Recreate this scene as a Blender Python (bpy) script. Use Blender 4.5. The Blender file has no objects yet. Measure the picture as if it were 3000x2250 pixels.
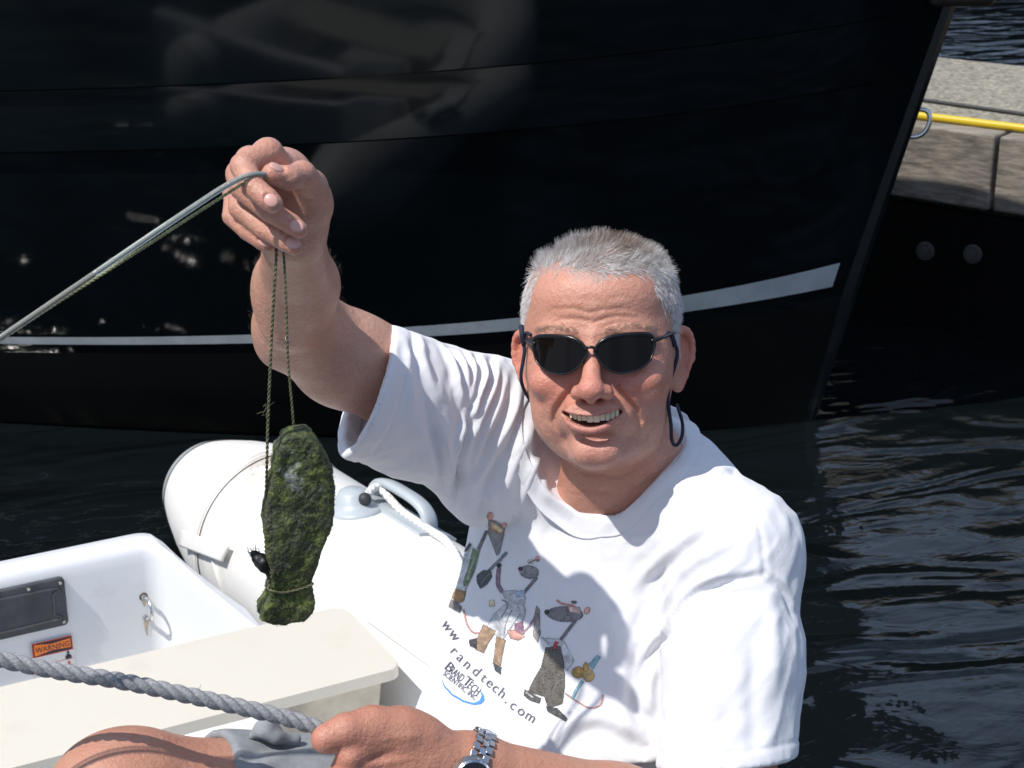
import bpy, bmesh, math, random
import numpy as np
from mathutils import Vector, Matrix
from mathutils.bvhtree import BVHTree
from mathutils import noise as mnoise

random.seed(7)
RNG = np.random.default_rng(11)
SC = bpy.context.scene
COL = SC.collection
R_ = math.radians

# ---------------------------------------------------------------- camera
FPX = 1700.0                      # focal length in pixels of a 1024 wide frame
PITCH = R_(20.0)
CAM_Z = 1.63
cam_data = bpy.data.cameras.new('camera')
cam_data.sensor_width = 36.0
cam_data.lens = FPX / 1024.0 * 36.0
cam_data.clip_start = 0.05
cam_data.clip_end = 2000.0
cam_data.dof.use_dof = True
cam_data.dof.focus_distance = 1.74
cam_data.dof.aperture_fstop = 22.0
cam_ob = bpy.data.objects.new('camera', cam_data)
cam_ob.location = (0, 0, CAM_Z)
cam_ob.rotation_euler = (math.pi / 2 - PITCH, 0, 0)
COL.objects.link(cam_ob)
SC.camera = cam_ob

# ---------------------------------------------------------------- light
SUN_EL = R_(57.0)
SUN_AZ = R_(34.0)                 # from the left (-X), turned towards the camera side (-Y)
SUN_DIR = Vector((-math.cos(SUN_EL) * math.cos(SUN_AZ), -math.cos(SUN_EL) * math.sin(SUN_AZ), math.sin(SUN_EL)))
world = bpy.data.worlds.new('World')
SC.world = world
world.use_nodes = True
wn = world.node_tree
for n in list(wn.nodes):
    wn.nodes.remove(n)
w_out = wn.nodes.new('ShaderNodeOutputWorld')
w_bg = wn.nodes.new('ShaderNodeBackground')
w_sky = wn.nodes.new('ShaderNodeTexSky')
w_sky.sky_type = 'NISHITA'
w_sky.sun_disc = False
w_sky.sun_elevation = SUN_EL
w_sky.sun_rotation = math.atan2(SUN_DIR.x, SUN_DIR.y)
w_sky.air_density = 1.0
w_sky.dust_density = 1.2
w_sky.ozone_density = 1.0
w_bg.inputs['Strength'].default_value = 0.098
# broken high cloud all over the sky
w_tc = wn.nodes.new('ShaderNodeTexCoord')
w_no = wn.nodes.new('ShaderNodeTexNoise')
w_no.inputs['Scale'].default_value = 2.6; w_no.inputs['Detail'].default_value = 6.0; w_no.inputs['Roughness'].default_value = 0.55
w_mp = wn.nodes.new('ShaderNodeMapping'); w_mp.inputs['Scale'].default_value = (1.0, 1.0, 1.7)
w_ra = wn.nodes.new('ShaderNodeValToRGB')
w_ra.color_ramp.elements[0].position = 0.40; w_ra.color_ramp.elements[0].color = (0.12, 0.12, 0.12, 1)
w_ra.color_ramp.elements[1].position = 0.58; w_ra.color_ramp.elements[1].color = (0.85, 0.85, 0.85, 1)
w_mx = wn.nodes.new('ShaderNodeMix'); w_mx.data_type = 'RGBA'
w_mx.inputs[7].default_value = (4.7, 6.0, 8.6, 1)
wn.links.new(w_tc.outputs['Generated'], w_mp.inputs['Vector']); wn.links.new(w_mp.outputs[0], w_no.inputs['Vector'])
wn.links.new(w_no.outputs['Fac'], w_ra.inputs[0]); wn.links.new(w_ra.outputs[0], w_mx.inputs[0])
wn.links.new(w_sky.outputs[0], w_mx.inputs[6])
wn.links.new(w_mx.outputs[2], w_bg.inputs['Color'])
wn.links.new(w_bg.outputs[0], w_out.inputs['Surface'])
sun_data = bpy.data.lights.new('sun', 'SUN')
sun_data.energy = 4.0
sun_data.angle = R_(0.55)
sun_data.color = (1.0, 0.955, 0.90)
sun_ob = bpy.data.objects.new('sun', sun_data)
sun_ob.rotation_euler = SUN_DIR.to_track_quat('Z', 'Y').to_euler()
sun_ob.location = (-3, -1.5, 6)
COL.objects.link(sun_ob)
SC.view_settings.view_transform = 'Standard'
SC.view_settings.look = 'None'
SC.view_settings.gamma = 1.0
SC.view_settings.exposure = 0.17
SC.view_settings.use_curve_mapping = False

# ---------------------------------------------------------------- coordinates
cp, sp = math.cos(PITCH), math.sin(PITCH)
C2W = np.array([[1, 0, 0], [0, sp, -cp], [0, cp, sp]])      # camera axes (right, up, back) to world
CAM = np.array([0, 0, CAM_Z])

def P(px, py, d):
    """camera-frame point seen at a pixel of the 1024x768 frame, d metres deep"""
    return np.array([(px - 512) / FPX * d, (384 - py) / FPX * d, -d])

def W(c):
    """camera frame -> world (array of points or one point)"""
    return np.asarray(c, float) @ C2W.T + CAM

def PW(px, py, d):
    return W(P(px, py, d))

def G(px, py, z):
    """world point on the horizontal plane at height z"""
    r = C2W @ np.array([(px - 512) / FPX, (384 - py) / FPX, -1.0])
    return CAM + r * ((z - CAM_Z) / r[2])

def to_px(w):
    c = (np.asarray(w, float) - CAM) @ C2W
    d = -c[..., 2]
    return np.stack([512 + c[..., 0] / d * FPX, 384 - c[..., 1] / d * FPX, d], -1)

# ---------------------------------------------------------------- object helpers
def tag(o, label=None, cat=None, group=None, kind=None):
    if label: o['label'] = label
    if cat: o['category'] = cat
    if group: o['group'] = group
    if kind: o['kind'] = kind
    return o

def empty(name, loc=(0, 0, 0)):
    o = bpy.data.objects.new(name, None)
    o.empty_display_size = 0.05
    o.location = loc
    COL.objects.link(o)
    return o

def link(name, me, mat=None, parent=None, smooth=True):
    if mat is not None:
        me.materials.append(mat)
    if smooth and len(me.polygons):
        me.polygons.foreach_set('use_smooth', np.ones(len(me.polygons), bool))
    o = bpy.data.objects.new(name, me)
    COL.objects.link(o)
    if parent is not None:
        o.parent = parent
        o.matrix_parent_inverse = Matrix.Translation(parent.location).inverted()
    return o

def np_mesh(name, V, Q, colors=None):
    """mesh from numpy vertices and equal-sided faces"""
    me = bpy.data.meshes.new(name)
    V = np.ascontiguousarray(V, np.float32)
    Q = np.ascontiguousarray(Q, np.int32)
    n = Q.shape[1]
    me.vertices.add(len(V)); me.vertices.foreach_set('co', V.ravel())
    me.loops.add(Q.size); me.loops.foreach_set('vertex_index', Q.ravel())
    me.polygons.add(len(Q))
    me.polygons.foreach_set('loop_start', np.arange(0, Q.size, n, dtype=np.int32))
    me.polygons.foreach_set('loop_total', np.full(len(Q), n, np.int32))
    me.update(calc_edges=True)
    if colors is not None:
        a = me.color_attributes.new('tint', 'FLOAT_COLOR', 'POINT')
        c = np.ones((len(V), 4), np.float32); c[:, :3] = colors
        a.data.foreach_set('color', c.ravel())
    me.validate()
    return me

def bm_mesh(name, bm):
    me = bpy.data.meshes.new(name)
    bmesh.ops.recalc_face_normals(bm, faces=bm.faces)
    bm.to_mesh(me); bm.free()
    return me

def box_bm(bm, cx, cy, cz, sx, sy, sz, bev=0.0, M=None):
    ret = bmesh.ops.create_cube(bm, size=1.0)
    vs = ret['verts']
    bmesh.ops.scale(bm, vec=(sx, sy, sz), verts=vs)
    bmesh.ops.translate(bm, vec=(cx, cy, cz), verts=vs)
    if bev > 0:
        es = list({e for v in vs for e in v.link_edges})
        r = bmesh.ops.bevel(bm, geom=es, offset=bev, segments=3, profile=0.5, affect='EDGES')
        vs = list({v for f in r['faces'] for v in f.verts} | {v for v in vs if v.is_valid})
    if M is not None:
        bmesh.ops.transform(bm, matrix=M, verts=vs)
    return vs

def catmull(pts, n=8, closed=False):
    pts = [np.asarray(p, float) for p in pts]
    out = []
    m = len(pts)
    rng = range(m if closed else m - 1)
    for i in rng:
        if closed:
            p0, p1, p2, p3 = pts[i - 1], pts[i], pts[(i + 1) % m], pts[(i + 2) % m]
        else:
            p1, p2 = pts[i], pts[i + 1]
            p0 = pts[i - 1] if i > 0 else 2 * p1 - p2
            p3 = pts[i + 2] if i + 2 < m else 2 * p2 - p1
        for k in range(n):
            t = k / n
            out.append(0.5 * ((2 * p1) + (-p0 + p2) * t + (2 * p0 - 5 * p1 + 4 * p2 - p3) * t * t + (-p0 + 3 * p1 - 3 * p2 + p3) * t ** 3))
    if not closed:
        out.append(pts[-1])
    return np.array(out)

def resample(path, step):
    path = np.asarray(path, float)
    s = np.r_[0, np.cumsum(np.linalg.norm(np.diff(path, axis=0), axis=1))]
    n = max(2, int(s[-1] / step) + 1)
    t = np.linspace(0, s[-1], n)
    return np.stack([np.interp(t, s, path[:, i]) for i in range(3)], 1)

def frames(path, closed=False):
    path = np.asarray(path, float)
    if closed:
        tan = np.roll(path, -1, 0) - np.roll(path, 1, 0)
    else:
        tan = np.gradient(path, axis=0)
    tan /= np.linalg.norm(tan, axis=1, keepdims=True) + 1e-12
    nor = np.zeros_like(path)
    a = np.array([0, 0, 1.0]) if abs(tan[0][2]) < 0.9 else np.array([1.0, 0, 0])
    v = a - tan[0] * (a @ tan[0]); v /= np.linalg.norm(v)
    for i in range(len(path)):
        v = v - tan[i] * (v @ tan[i]); v /= np.linalg.norm(v) + 1e-12
        nor[i] = v
    return tan, nor, np.cross(tan, nor)

def tube_vq(path, rad, sides=10, closed=False, caps=True):
    """vertices and quads of a tube along a path; rad is a number or one per point"""
    path = np.asarray(path, float)
    n = len(path)
    rad = np.broadcast_to(np.asarray(rad, float), (n,))
    tan, nor, bi = frames(path, closed)
    a = np.linspace(0, 2 * np.pi, sides, endpoint=False)
    V = path[:, None, :] + rad[:, None, None] * (np.cos(a)[None, :, None] * nor[:, None, :] + np.sin(a)[None, :, None] * bi[:, None, :])
    V = V.reshape(-1, 3)
    Q = []
    m = n if closed else n - 1
    i = np.arange(m)[:, None]; j = np.arange(sides)[None, :]
    i2 = (i + 1) % n; j2 = (j + 1) % sides
    Q = np.stack([i * sides + j, i * sides + j2, i2 * sides + j2, i2 * sides + j], -1).reshape(-1, 4)
    if caps and not closed:
        V = np.vstack([V, path[:1], path[-1:]])
        c0, c1 = len(V) - 2, len(V) - 1
        jj = np.arange(0, sides, 2)
        q0 = np.stack([np.full_like(jj, c0), (jj + 2) % sides, (jj + 1) % sides, jj], -1)
        b = (n - 1) * sides
        q1 = np.stack([np.full_like(jj, c1), b + jj, b + (jj + 1) % sides, b + (jj + 2) % sides], -1)
        if sides % 2 == 0:
            Q = np.vstack([Q, q0, q1])
    return V, Q

def tube(name, path, rad, mat, parent=None, sides=10, closed=False):
    V, Q = tube_vq(path, rad, sides, closed)
    return link(name, np_mesh(name, V, Q), mat, parent)

def join_vq(parts):
    Vs, Qs, off = [], [], 0
    for V, Q in parts:
        Vs.append(V); Qs.append(Q + off); off += len(V)
    return np.vstack(Vs), np.vstack(Qs)

def strands_path(path, R, turns_len, n_strands=3, sub=0.5, phase=0.0):
    """helical strand centre lines of a laid rope"""
    path = np.asarray(path, float)
    tan, nor, bi = frames(path)
    s = np.r_[0, np.cumsum(np.linalg.norm(np.diff(path, axis=0), axis=1))]
    outs = []
    for k in range(n_strands):
        a = 2 * np.pi * (s / turns_len + k / n_strands) + phase
        outs.append(path + R * sub * (np.cos(a)[:, None] * nor + np.sin(a)[:, None] * bi))
    return outs

# ---------------------------------------------------------------- materials
class NT:
    def __init__(self, name):
        self.m = bpy.data.materials.new(name); self.m.use_nodes = True
        self.t = self.m.node_tree
        self.b = self.t.nodes['Principled BSDF']
    def n(self, typ, **kw):
        x = self.t.nodes.new(typ)
        for k, v in kw.items():
            setattr(x, k, v)
        return x
    def l(self, a, b):
        self.t.links.new(a, b)
    def set(self, **kw):
        for k, v in kw.items():
            k = k.replace('_', ' ')
            self.b.inputs[k].default_value = (*v, 1.0) if isinstance(v, tuple) and len(v) == 3 and 'Radius' not in k else v
        return self
    def coord(self):
        return self.n('ShaderNodeTexCoord').outputs['Object']
    def noise(self, scale, detail=4, rough=0.55, vec=None, stretch=None):
        x = self.n('ShaderNodeTexNoise')
        x.inputs['Scale'].default_value = scale; x.inputs['Detail'].default_value = detail; x.inputs['Roughness'].default_value = rough
        v = vec if vec is not None else self.coord()
        if stretch:
            mp = self.n('ShaderNodeMapping'); mp.inputs['Scale'].default_value = stretch
            self.l(v, mp.inputs['Vector']); v = mp.outputs[0]
        self.l(v, x.inputs['Vector'])
        return x.outputs['Fac']
    def ramp(self, fac, stops):
        r = self.n('ShaderNodeValToRGB')
        e = r.color_ramp.elements
        while len(e) < len(stops): e.new(0.5)
        for i, (p, c) in enumerate(stops):
            e[i].position = p
            e[i].color = (*c, 1.0) if isinstance(c, tuple) else (c, c, c, 1.0)
        self.l(fac, r.inputs[0])
        return r.outputs[0]
    def mix(self, fac, a, b, mode='MIX'):
        x = self.n('ShaderNodeMix', data_type='RGBA', blend_type=mode)
        for s, v in ((x.inputs[0], fac), (x.inputs[6], a), (x.inputs[7], b)):
            if isinstance(v, (int, float)): s.default_value = v
            elif isinstance(v, tuple): s.default_value = (*v, 1.0)
            else: self.l(v, s)
        return x.outputs[2]
    def bump(self, h, strength=0.3, dist=0.001, prev=None):
        x = self.n('ShaderNodeBump'); x.inputs['Strength'].default_value = strength; x.inputs['Distance'].default_value = dist
        self.l(h, x.inputs['Height'])
        if prev is not None: self.l(prev, x.inputs['Normal'])
        self.l(x.outputs[0], self.b.inputs['Normal'])
        return x.outputs[0]
    def color(self, c):
        self.l(c, self.b.inputs['Base Color'])
    def attr(self, name='tint'):
        a = self.n('ShaderNodeAttribute'); a.attribute_name = name
        return a.outputs['Color']

def plain(name, col, rough=0.5, metal=0.0, bump=None, var=0.0, vscale=30.0, spec=0.5):
    m = NT(name)
    m.set(Roughness=rough, Metallic=metal)
    m.b.inputs['Specular IOR Level'].default_value = spec
    if var > 0:
        f = m.noise(vscale)
        lo = tuple(c * (1 - var) for c in col); hi = tuple(min(1, c * (1 + var)) for c in col)
        m.color(m.ramp(f, [(0.3, lo), (0.7, hi)]))
    else:
        m.set(Base_Color=col)
    if bump:
        m.bump(m.noise(bump[0]), bump[1], bump[2])
    return m.m

# ---------------------------------------------------------------- signed distance fields
class Grid:
    def __init__(self, lo, hi, h):
        self.lo = np.asarray(lo, float); self.h = h
        self.n = np.ceil((np.asarray(hi) - self.lo) / h).astype(int) + 1
        self.D = np.full(self.n, 300.0 * h, np.float32)
    def sub(self, lo, hi, m):
        a = np.clip(np.floor((np.asarray(lo) - m - self.lo) / self.h).astype(int), 0, self.n)
        b = np.clip(np.ceil((np.asarray(hi) + m - self.lo) / self.h).astype(int) + 1, 0, self.n)
        if (b <= a).any(): return None
        ax = [(self.lo[i] + self.h * np.arange(a[i], b[i])).astype(np.float32) for i in range(3)]
        return tuple(slice(a[i], b[i]) for i in range(3)), ax[0][:, None, None], ax[1][None, :, None], ax[2][None, None, :]
    def apply(self, f, lo, hi, k, op, m=None):
        s = self.sub(lo, hi, (k * 1.5 + 4 * self.h) if m is None else m)
        if s is None: return
        sl, X, Y, Z = s
        d = f(X, Y, Z)
        A = self.D[sl]
        if op == 'u':
            h = np.clip(0.5 + 0.5 * (A - d) / k, 0, 1)
            self.D[sl] = A + (d - A) * h - k * h * (1 - h)
        elif op == 's':
            d = -d
            h = np.clip(0.5 + 0.5 * (d - A) / k, 0, 1)
            self.D[sl] = A + (d - A) * h + k * h * (1 - h)
        elif op == 'i':
            h = np.clip(0.5 + 0.5 * (d - A) / k, 0, 1)
            self.D[sl] = A + (d - A) * h + k * h * (1 - h)
        elif op == 'add':
            self.D[sl] = A + d
    # primitives ------------------------------------------------
    def ell(self, c, r, k=0.01, op='u', rot=None):
        c = np.asarray(c, float); r = np.broadcast_to(np.asarray(r, float), (3,))
        Rm = None
        if rot is not None:
            Rm = np.array(rot)          # columns: local axes
            ext = np.abs(Rm) @ r
        else:
            ext = r
        def f(X, Y, Z):
            x, y, z = X - c[0], Y - c[1], Z - c[2]
            if Rm is not None:
                x, y, z = (Rm[0, 0] * x + Rm[1, 0] * y + Rm[2, 0] * z, Rm[0, 1] * x + Rm[1, 1] * y + Rm[2, 1] * z, Rm[0, 2] * x + Rm[1, 2] * y + Rm[2, 2] * z)
            k0 = np.sqrt((x / r[0]) ** 2 + (y / r[1]) ** 2 + (z / r[2]) ** 2)
            k1 = np.sqrt((x / r[0] ** 2) ** 2 + (y / r[1] ** 2) ** 2 + (z / r[2] ** 2) ** 2)
            return (k0 * (k0 - 1) / np.maximum(k1, 1e-6)).astype(np.float32)
        self.apply(f, c - ext, c + ext, k, op)
    def cone(self, a, b, ra, rb, k=0.01, op='u'):
        a = np.asarray(a, float); b = np.asarray(b, float)
        ba = b - a; L2 = ba @ ba
        def f(X, Y, Z):
            x, y, z = X - a[0], Y - a[1], Z - a[2]
            t = np.clip((x * ba[0] + y * ba[1] + z * ba[2]) / max(L2, 1e-12), 0, 1)
            d = np.sqrt((x - t * ba[0]) ** 2 + (y - t * ba[1]) ** 2 + (z - t * ba[2]) ** 2)
            return (d - (ra + (rb - ra) * t)).astype(np.float32)
        r = max(ra, rb)
        self.apply(f, np.minimum(a, b) - r, np.maximum(a, b) + r, k, op)
    def chain(self, pts, rads, k=0.006, op='u', k0=None):
        for i in range(len(pts) - 1):
            self.cone(pts[i], pts[i + 1], rads[i], rads[i + 1], k if (i or k0 is None) else k0, op)
    def groove(self, pts, width, depth):
        """soft groove (depth>0) or ridge (depth<0) along a polyline: shifts the field near it"""
        pts = [np.asarray(p, float) for p in pts]
        P0 = np.array(pts)
        n = len(pts) - 1
        def f(X, Y, Z):
            best = None; tt = None
            for i in range(n):
                a, ba = pts[i], pts[i + 1] - pts[i]
                x, y, z = X - a[0], Y - a[1], Z - a[2]
                t = np.clip((x * ba[0] + y * ba[1] + z * ba[2]) / (ba @ ba), 0, 1)
                d = (x - t * ba[0]) ** 2 + (y - t * ba[1]) ** 2 + (z - t * ba[2]) ** 2
                u = (i + t) / n
                if best is None: best, tt = d, u
                else:
                    m = d < best
                    best = np.where(m, d, best); tt = np.where(m, u, tt)
            fade = np.clip(np.minimum(tt, 1 - tt) * 5 + 0.15, 0, 1)
            return (depth * fade * np.exp(-best / (width * width))).astype(np.float32)
        self.apply(f, P0.min(0), P0.max(0), 0.001, 'add', m=width * 2.6)
    def groove2(self, pts, width, depth, zmin, zmax=1e3):
        """groove seen from the front: depends on x and y only"""
        pts = [np.asarray(p, float) for p in pts]
        P0 = np.array(pts); n = len(pts) - 1
        def f(X, Y, Z):
            best = None; tt = None
            for i in range(n):
                a, ba = pts[i], pts[i + 1] - pts[i]
                x, y = X - a[0], Y - a[1]
                t = np.clip((x * ba[0] + y * ba[1]) / (ba @ ba), 0, 1)
                d = (x - t * ba[0]) ** 2 + (y - t * ba[1]) ** 2
                u = (i + t) / n
                if best is None: best, tt = d, u
                else:
                    m = d < best
                    best = np.where(m, d, best); tt = np.where(m, u, tt)
            fade = np.clip(np.minimum(tt, 1 - tt) * 4, 0, 1)
            return (depth * fade * np.exp(-best / (width * width)) + 0 * Z).astype(np.float32)
        self.apply(f, (P0[:, 0].min(), P0[:, 1].min(), zmin), (P0[:, 0].max(), P0[:, 1].max(), min(zmax, self.lo[2] + self.h * self.n[2])), 0.001, 'add', m=width * 2.6)
    def plane(self, p, nrm, k=0.002, lo=None, hi=None):
        """keep the side where (x-p).n < 0"""
        p = np.asarray(p, float); nrm = np.asarray(nrm, float) / np.linalg.norm(nrm)
        f = lambda X, Y, Z: ((X - p[0]) * nrm[0] + (Y - p[1]) * nrm[1] + (Z - p[2]) * nrm[2]).astype(np.float32)
        self.apply(f, self.lo if lo is None else lo, self.lo + self.h * self.n if hi is None else hi, k, 'i')
    def mesh(self):
        D, n = self.D, self.n
        I = D < 0
        c = np.zeros(np.array(n) - 1, np.uint8)
        for i in (0, 1):
            for j in (0, 1):
                for k in (0, 1):
                    c += I[i:n[0] - 1 + i, j:n[1] - 1 + j, k:n[2] - 1 + k]
        act = np.argwhere((c > 0) & (c < 8))
        idm = np.full(np.array(n) - 1, -1, np.int32)
        idm[act[:, 0], act[:, 1], act[:, 2]] = np.arange(len(act))
        cor = [(i, j, k) for i in (0, 1) for j in (0, 1) for k in (0, 1)]
        val = {q: D[act[:, 0] + q[0], act[:, 1] + q[1], act[:, 2] + q[2]].astype(np.float64) for q in cor}
        S = np.zeros((len(act), 3)); N = np.zeros(len(act))
        for q in cor:
            for ax in range(3):
                if q[ax]: continue
                q2 = list(q); q2[ax] = 1; q2 = tuple(q2)
                a, b = val[q], val[q2]
                m = (a < 0) != (b < 0)
                t = np.where(m, a / np.where(m, a - b, 1), 0)
                p = np.tile(np.array(q, float), (len(act), 1)); p[:, ax] += t
                S[m] += p[m]; N[m] += 1
        V = self.lo + self.h * (act + S / N[:, None])
        quads = []
        for ax in range(3):
            b, d = [(1, 2), (2, 0), (0, 1)][ax]
            sl0 = [slice(None)] * 3; sl1 = [slice(None)] * 3
            sl0[ax] = slice(0, -1); sl1[ax] = slice(1, None)
            sg = I[tuple(sl0)] != I[tuple(sl1)]
            e = np.argwhere(sg)
            e = e[(e[:, b] > 0) & (e[:, d] > 0) & (e[:, b] < n[b] - 1) & (e[:, d] < n[d] - 1)]
            def cell(db, dd):
                q = e.copy(); q[:, b] -= db; q[:, d] -= dd
                return idm[q[:, 0], q[:, 1], q[:, 2]]
            Q = np.stack([cell(1, 1), cell(0, 1), cell(0, 0), cell(1, 0)], 1)
            ins = I[e[:, 0], e[:, 1], e[:, 2]]
            Q[~ins] = Q[~ins][:, ::-1]
            quads.append(Q)
        Q = np.vstack(quads)
        Q = Q[(Q >= 0).all(1)]
        return V, Q

def vnormals(V, Q):
    a, b, c, d = (V[Q[:, i]] for i in range(4))
    fn = np.cross(c - a, d - b)
    N = np.zeros_like(V)
    for i in range(4):
        np.add.at(N, Q[:, i], fn)
    return N / (np.linalg.norm(N, axis=1, keepdims=True) + 1e-15)

def relax(V, Q, it=2, lam=0.5, mask=None):
    """Laplacian smoothing of a quad mesh"""
    E = np.vstack([Q[:, [0, 1]], Q[:, [1, 2]], Q[:, [2, 3]], Q[:, [3, 0]]])
    deg = np.bincount(E.ravel(), minlength=len(V)).astype(float)[:, None]
    for _ in range(it):
        S = np.zeros_like(V)
        for ax in range(3):
            S[:, ax] = np.bincount(E[:, 0], V[E[:, 1], ax], len(V)) + np.bincount(E[:, 1], V[E[:, 0], ax], len(V))
        T = V + lam * (S / np.maximum(deg, 1) - V)
        V = T if mask is None else np.where(mask[:, None], T, V)
    return V

def seg_dist(V, poly):
    """distance of points to a polyline, and the parameter 0..1 along it"""
    best = np.full(len(V), 1e9); tt = np.zeros(len(V)); n = len(poly) - 1
    for i in range(n):
        a, ba = poly[i], poly[i + 1] - poly[i]
        t = np.clip(((V - a) @ ba) / max(ba @ ba, 1e-12), 0, 1)
        d = np.linalg.norm(V - a - t[:, None] * ba, axis=1)
        m = d < best
        best[m] = d[m]; tt[m] = (i + t[m]) / n
    return best, tt

def smooth01(x, a, b):
    t = np.clip((x - a) / (b - a), 0, 1)
    return t * t * (3 - 2 * t)

def vnoise(V, scale, seed=0):
    """cheap smooth value noise on points, -1..1"""
    rs = np.random.default_rng(seed)
    tab = rs.uniform(-1, 1, (32, 32, 32))
    q = np.asarray(V) * scale + 100.0
    i = np.floor(q).astype(int); f = q - i; f = f * f * (3 - 2 * f)
    out = 0
    for a in (0, 1):
        for b in (0, 1):
            for c in (0, 1):
                w = (f[:, 0] if a else 1 - f[:, 0]) * (f[:, 1] if b else 1 - f[:, 1]) * (f[:, 2] if c else 1 - f[:, 2])
                out = out + w * tab[(i[:, 0] + a) % 32, (i[:, 1] + b) % 32, (i[:, 2] + c) % 32]
    return out

# ================================================================ SETTING: water
m = NT('sea_water')
m.set(Base_Color=(0.004, 0.006, 0.007), Roughness=0.05, IOR=1.40)
co = m.coord()
rot_ = m.n('ShaderNodeMapping'); rot_.inputs['Rotation'].default_value = (0, 0, R_(-16))
m.l(co, rot_.inputs['Vector']); co = rot_.outputs[0]
n1 = m.noise(2.4, 2, 0.45, co, (0.8, 1.9, 1.0))
n1.node.inputs['Distortion'].default_value = 0.7
n2 = m.noise(7.5, 3, 0.5, co, (0.85, 1.6, 1.0))
n2.node.inputs['Distortion'].default_value = 0.5
n3 = m.noise(34.0, 2, 0.5, co, (1.0, 1.9, 1.0))
b1 = m.bump(n1, 0.65, 0.11)
b2 = m.bump(n2, 0.40, 0.020, b1)
b3 = m.bump(n3, 0.16, 0.002, b2)
WATER = m.m
bm = bmesh.new()
xs = [-900, -60, -10, -3, 0, 3, 6, 12, 60, 900]
ys = [-900, -60, -10, 0, 2, 4, 6, 9, 14, 60, 900]
vv = [[bm.verts.new((x, y, 0)) for x in xs] for y in ys]
for j in range(len(ys) - 1):
    for i in range(len(xs) - 1):
        bm.faces.new((vv[j][i], vv[j][i + 1], vv[j + 1][i + 1], vv[j + 1][i]))
tag(link('water', bm_mesh('water', bm), WATER), kind='structure')

# ================================================================ moored dark boats
m = NT('dark_gelcoat')
m.set(Roughness=0.07, IOR=1.31)
m.b.inputs['Coat Roughness'].default_value = 0.04
hf = m.noise(3.0, 4)
m.color(m.ramp(hf, [(0.3, (0.0015, 0.0028, 0.0035)), (0.75, (0.003, 0.0055, 0.007))]))
m.bump(m.noise(3.0, 2, 0.5, None, (0.6, 0.6, 1.5)), 0.05, 0.02)
GELCOAT = m.m
m = NT('antifouling_paint')
m.set(Roughness=0.6)
m.b.inputs['Specular IOR Level'].default_value = 0.2
m.color(m.ramp(m.noise(9, 6, 0.7, None, (0.4, 0.4, 2.2)), [(0.35, (0.0012, 0.0013, 0.0014)), (0.66, (0.002, 0.0022, 0.0022)), (0.88, (0.02, 0.02, 0.018))]))
ANTIFOUL = m.m
m = NT('boot_stripe_paint')
m.set(Roughness=0.35)
m.color(m.ramp(m.noise(7, 6, 0.7), [(0.3, (0.30, 0.33, 0.33)), (0.6, (0.44, 0.47, 0.48))]))
STRIPE = m.m

def hull_point(s, z, B, side=-1):
    """point on a hull: s metres aft of the stem, height z; side -1 is the near side"""
    bow, ang, length, beam = B['bow'], B['ang'], B['len'], B['beam']
    rake = 0.235 * z + 0.01 * z * z
    c = np.array([-math.cos(ang), math.sin(ang)])
    nrm = np.array([math.sin(ang), math.cos(ang)])
    full = 1 - math.exp(-(s + 0.02) / (0.95 - 0.18 * min(z, 1.2)))
    tail = 1 - 0.35 * max(0, (s - 0.55 * length) / (0.45 * length)) ** 2
    half = beam * full * tail * (0.80 + 0.30 * (z / (0.5 + z)) + 0.06 * z)
    if z < 0: half *= 1 + 1.3 * z
    half = max(half, 0.0) + 0.016
    c2 = np.array(bow) - c * rake + c * s + nrm * half * side
    return np.array([c2[0], c2[1], z])

def sheer(s, rise):
    return rise * math.exp(-s / 2.3)

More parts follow.
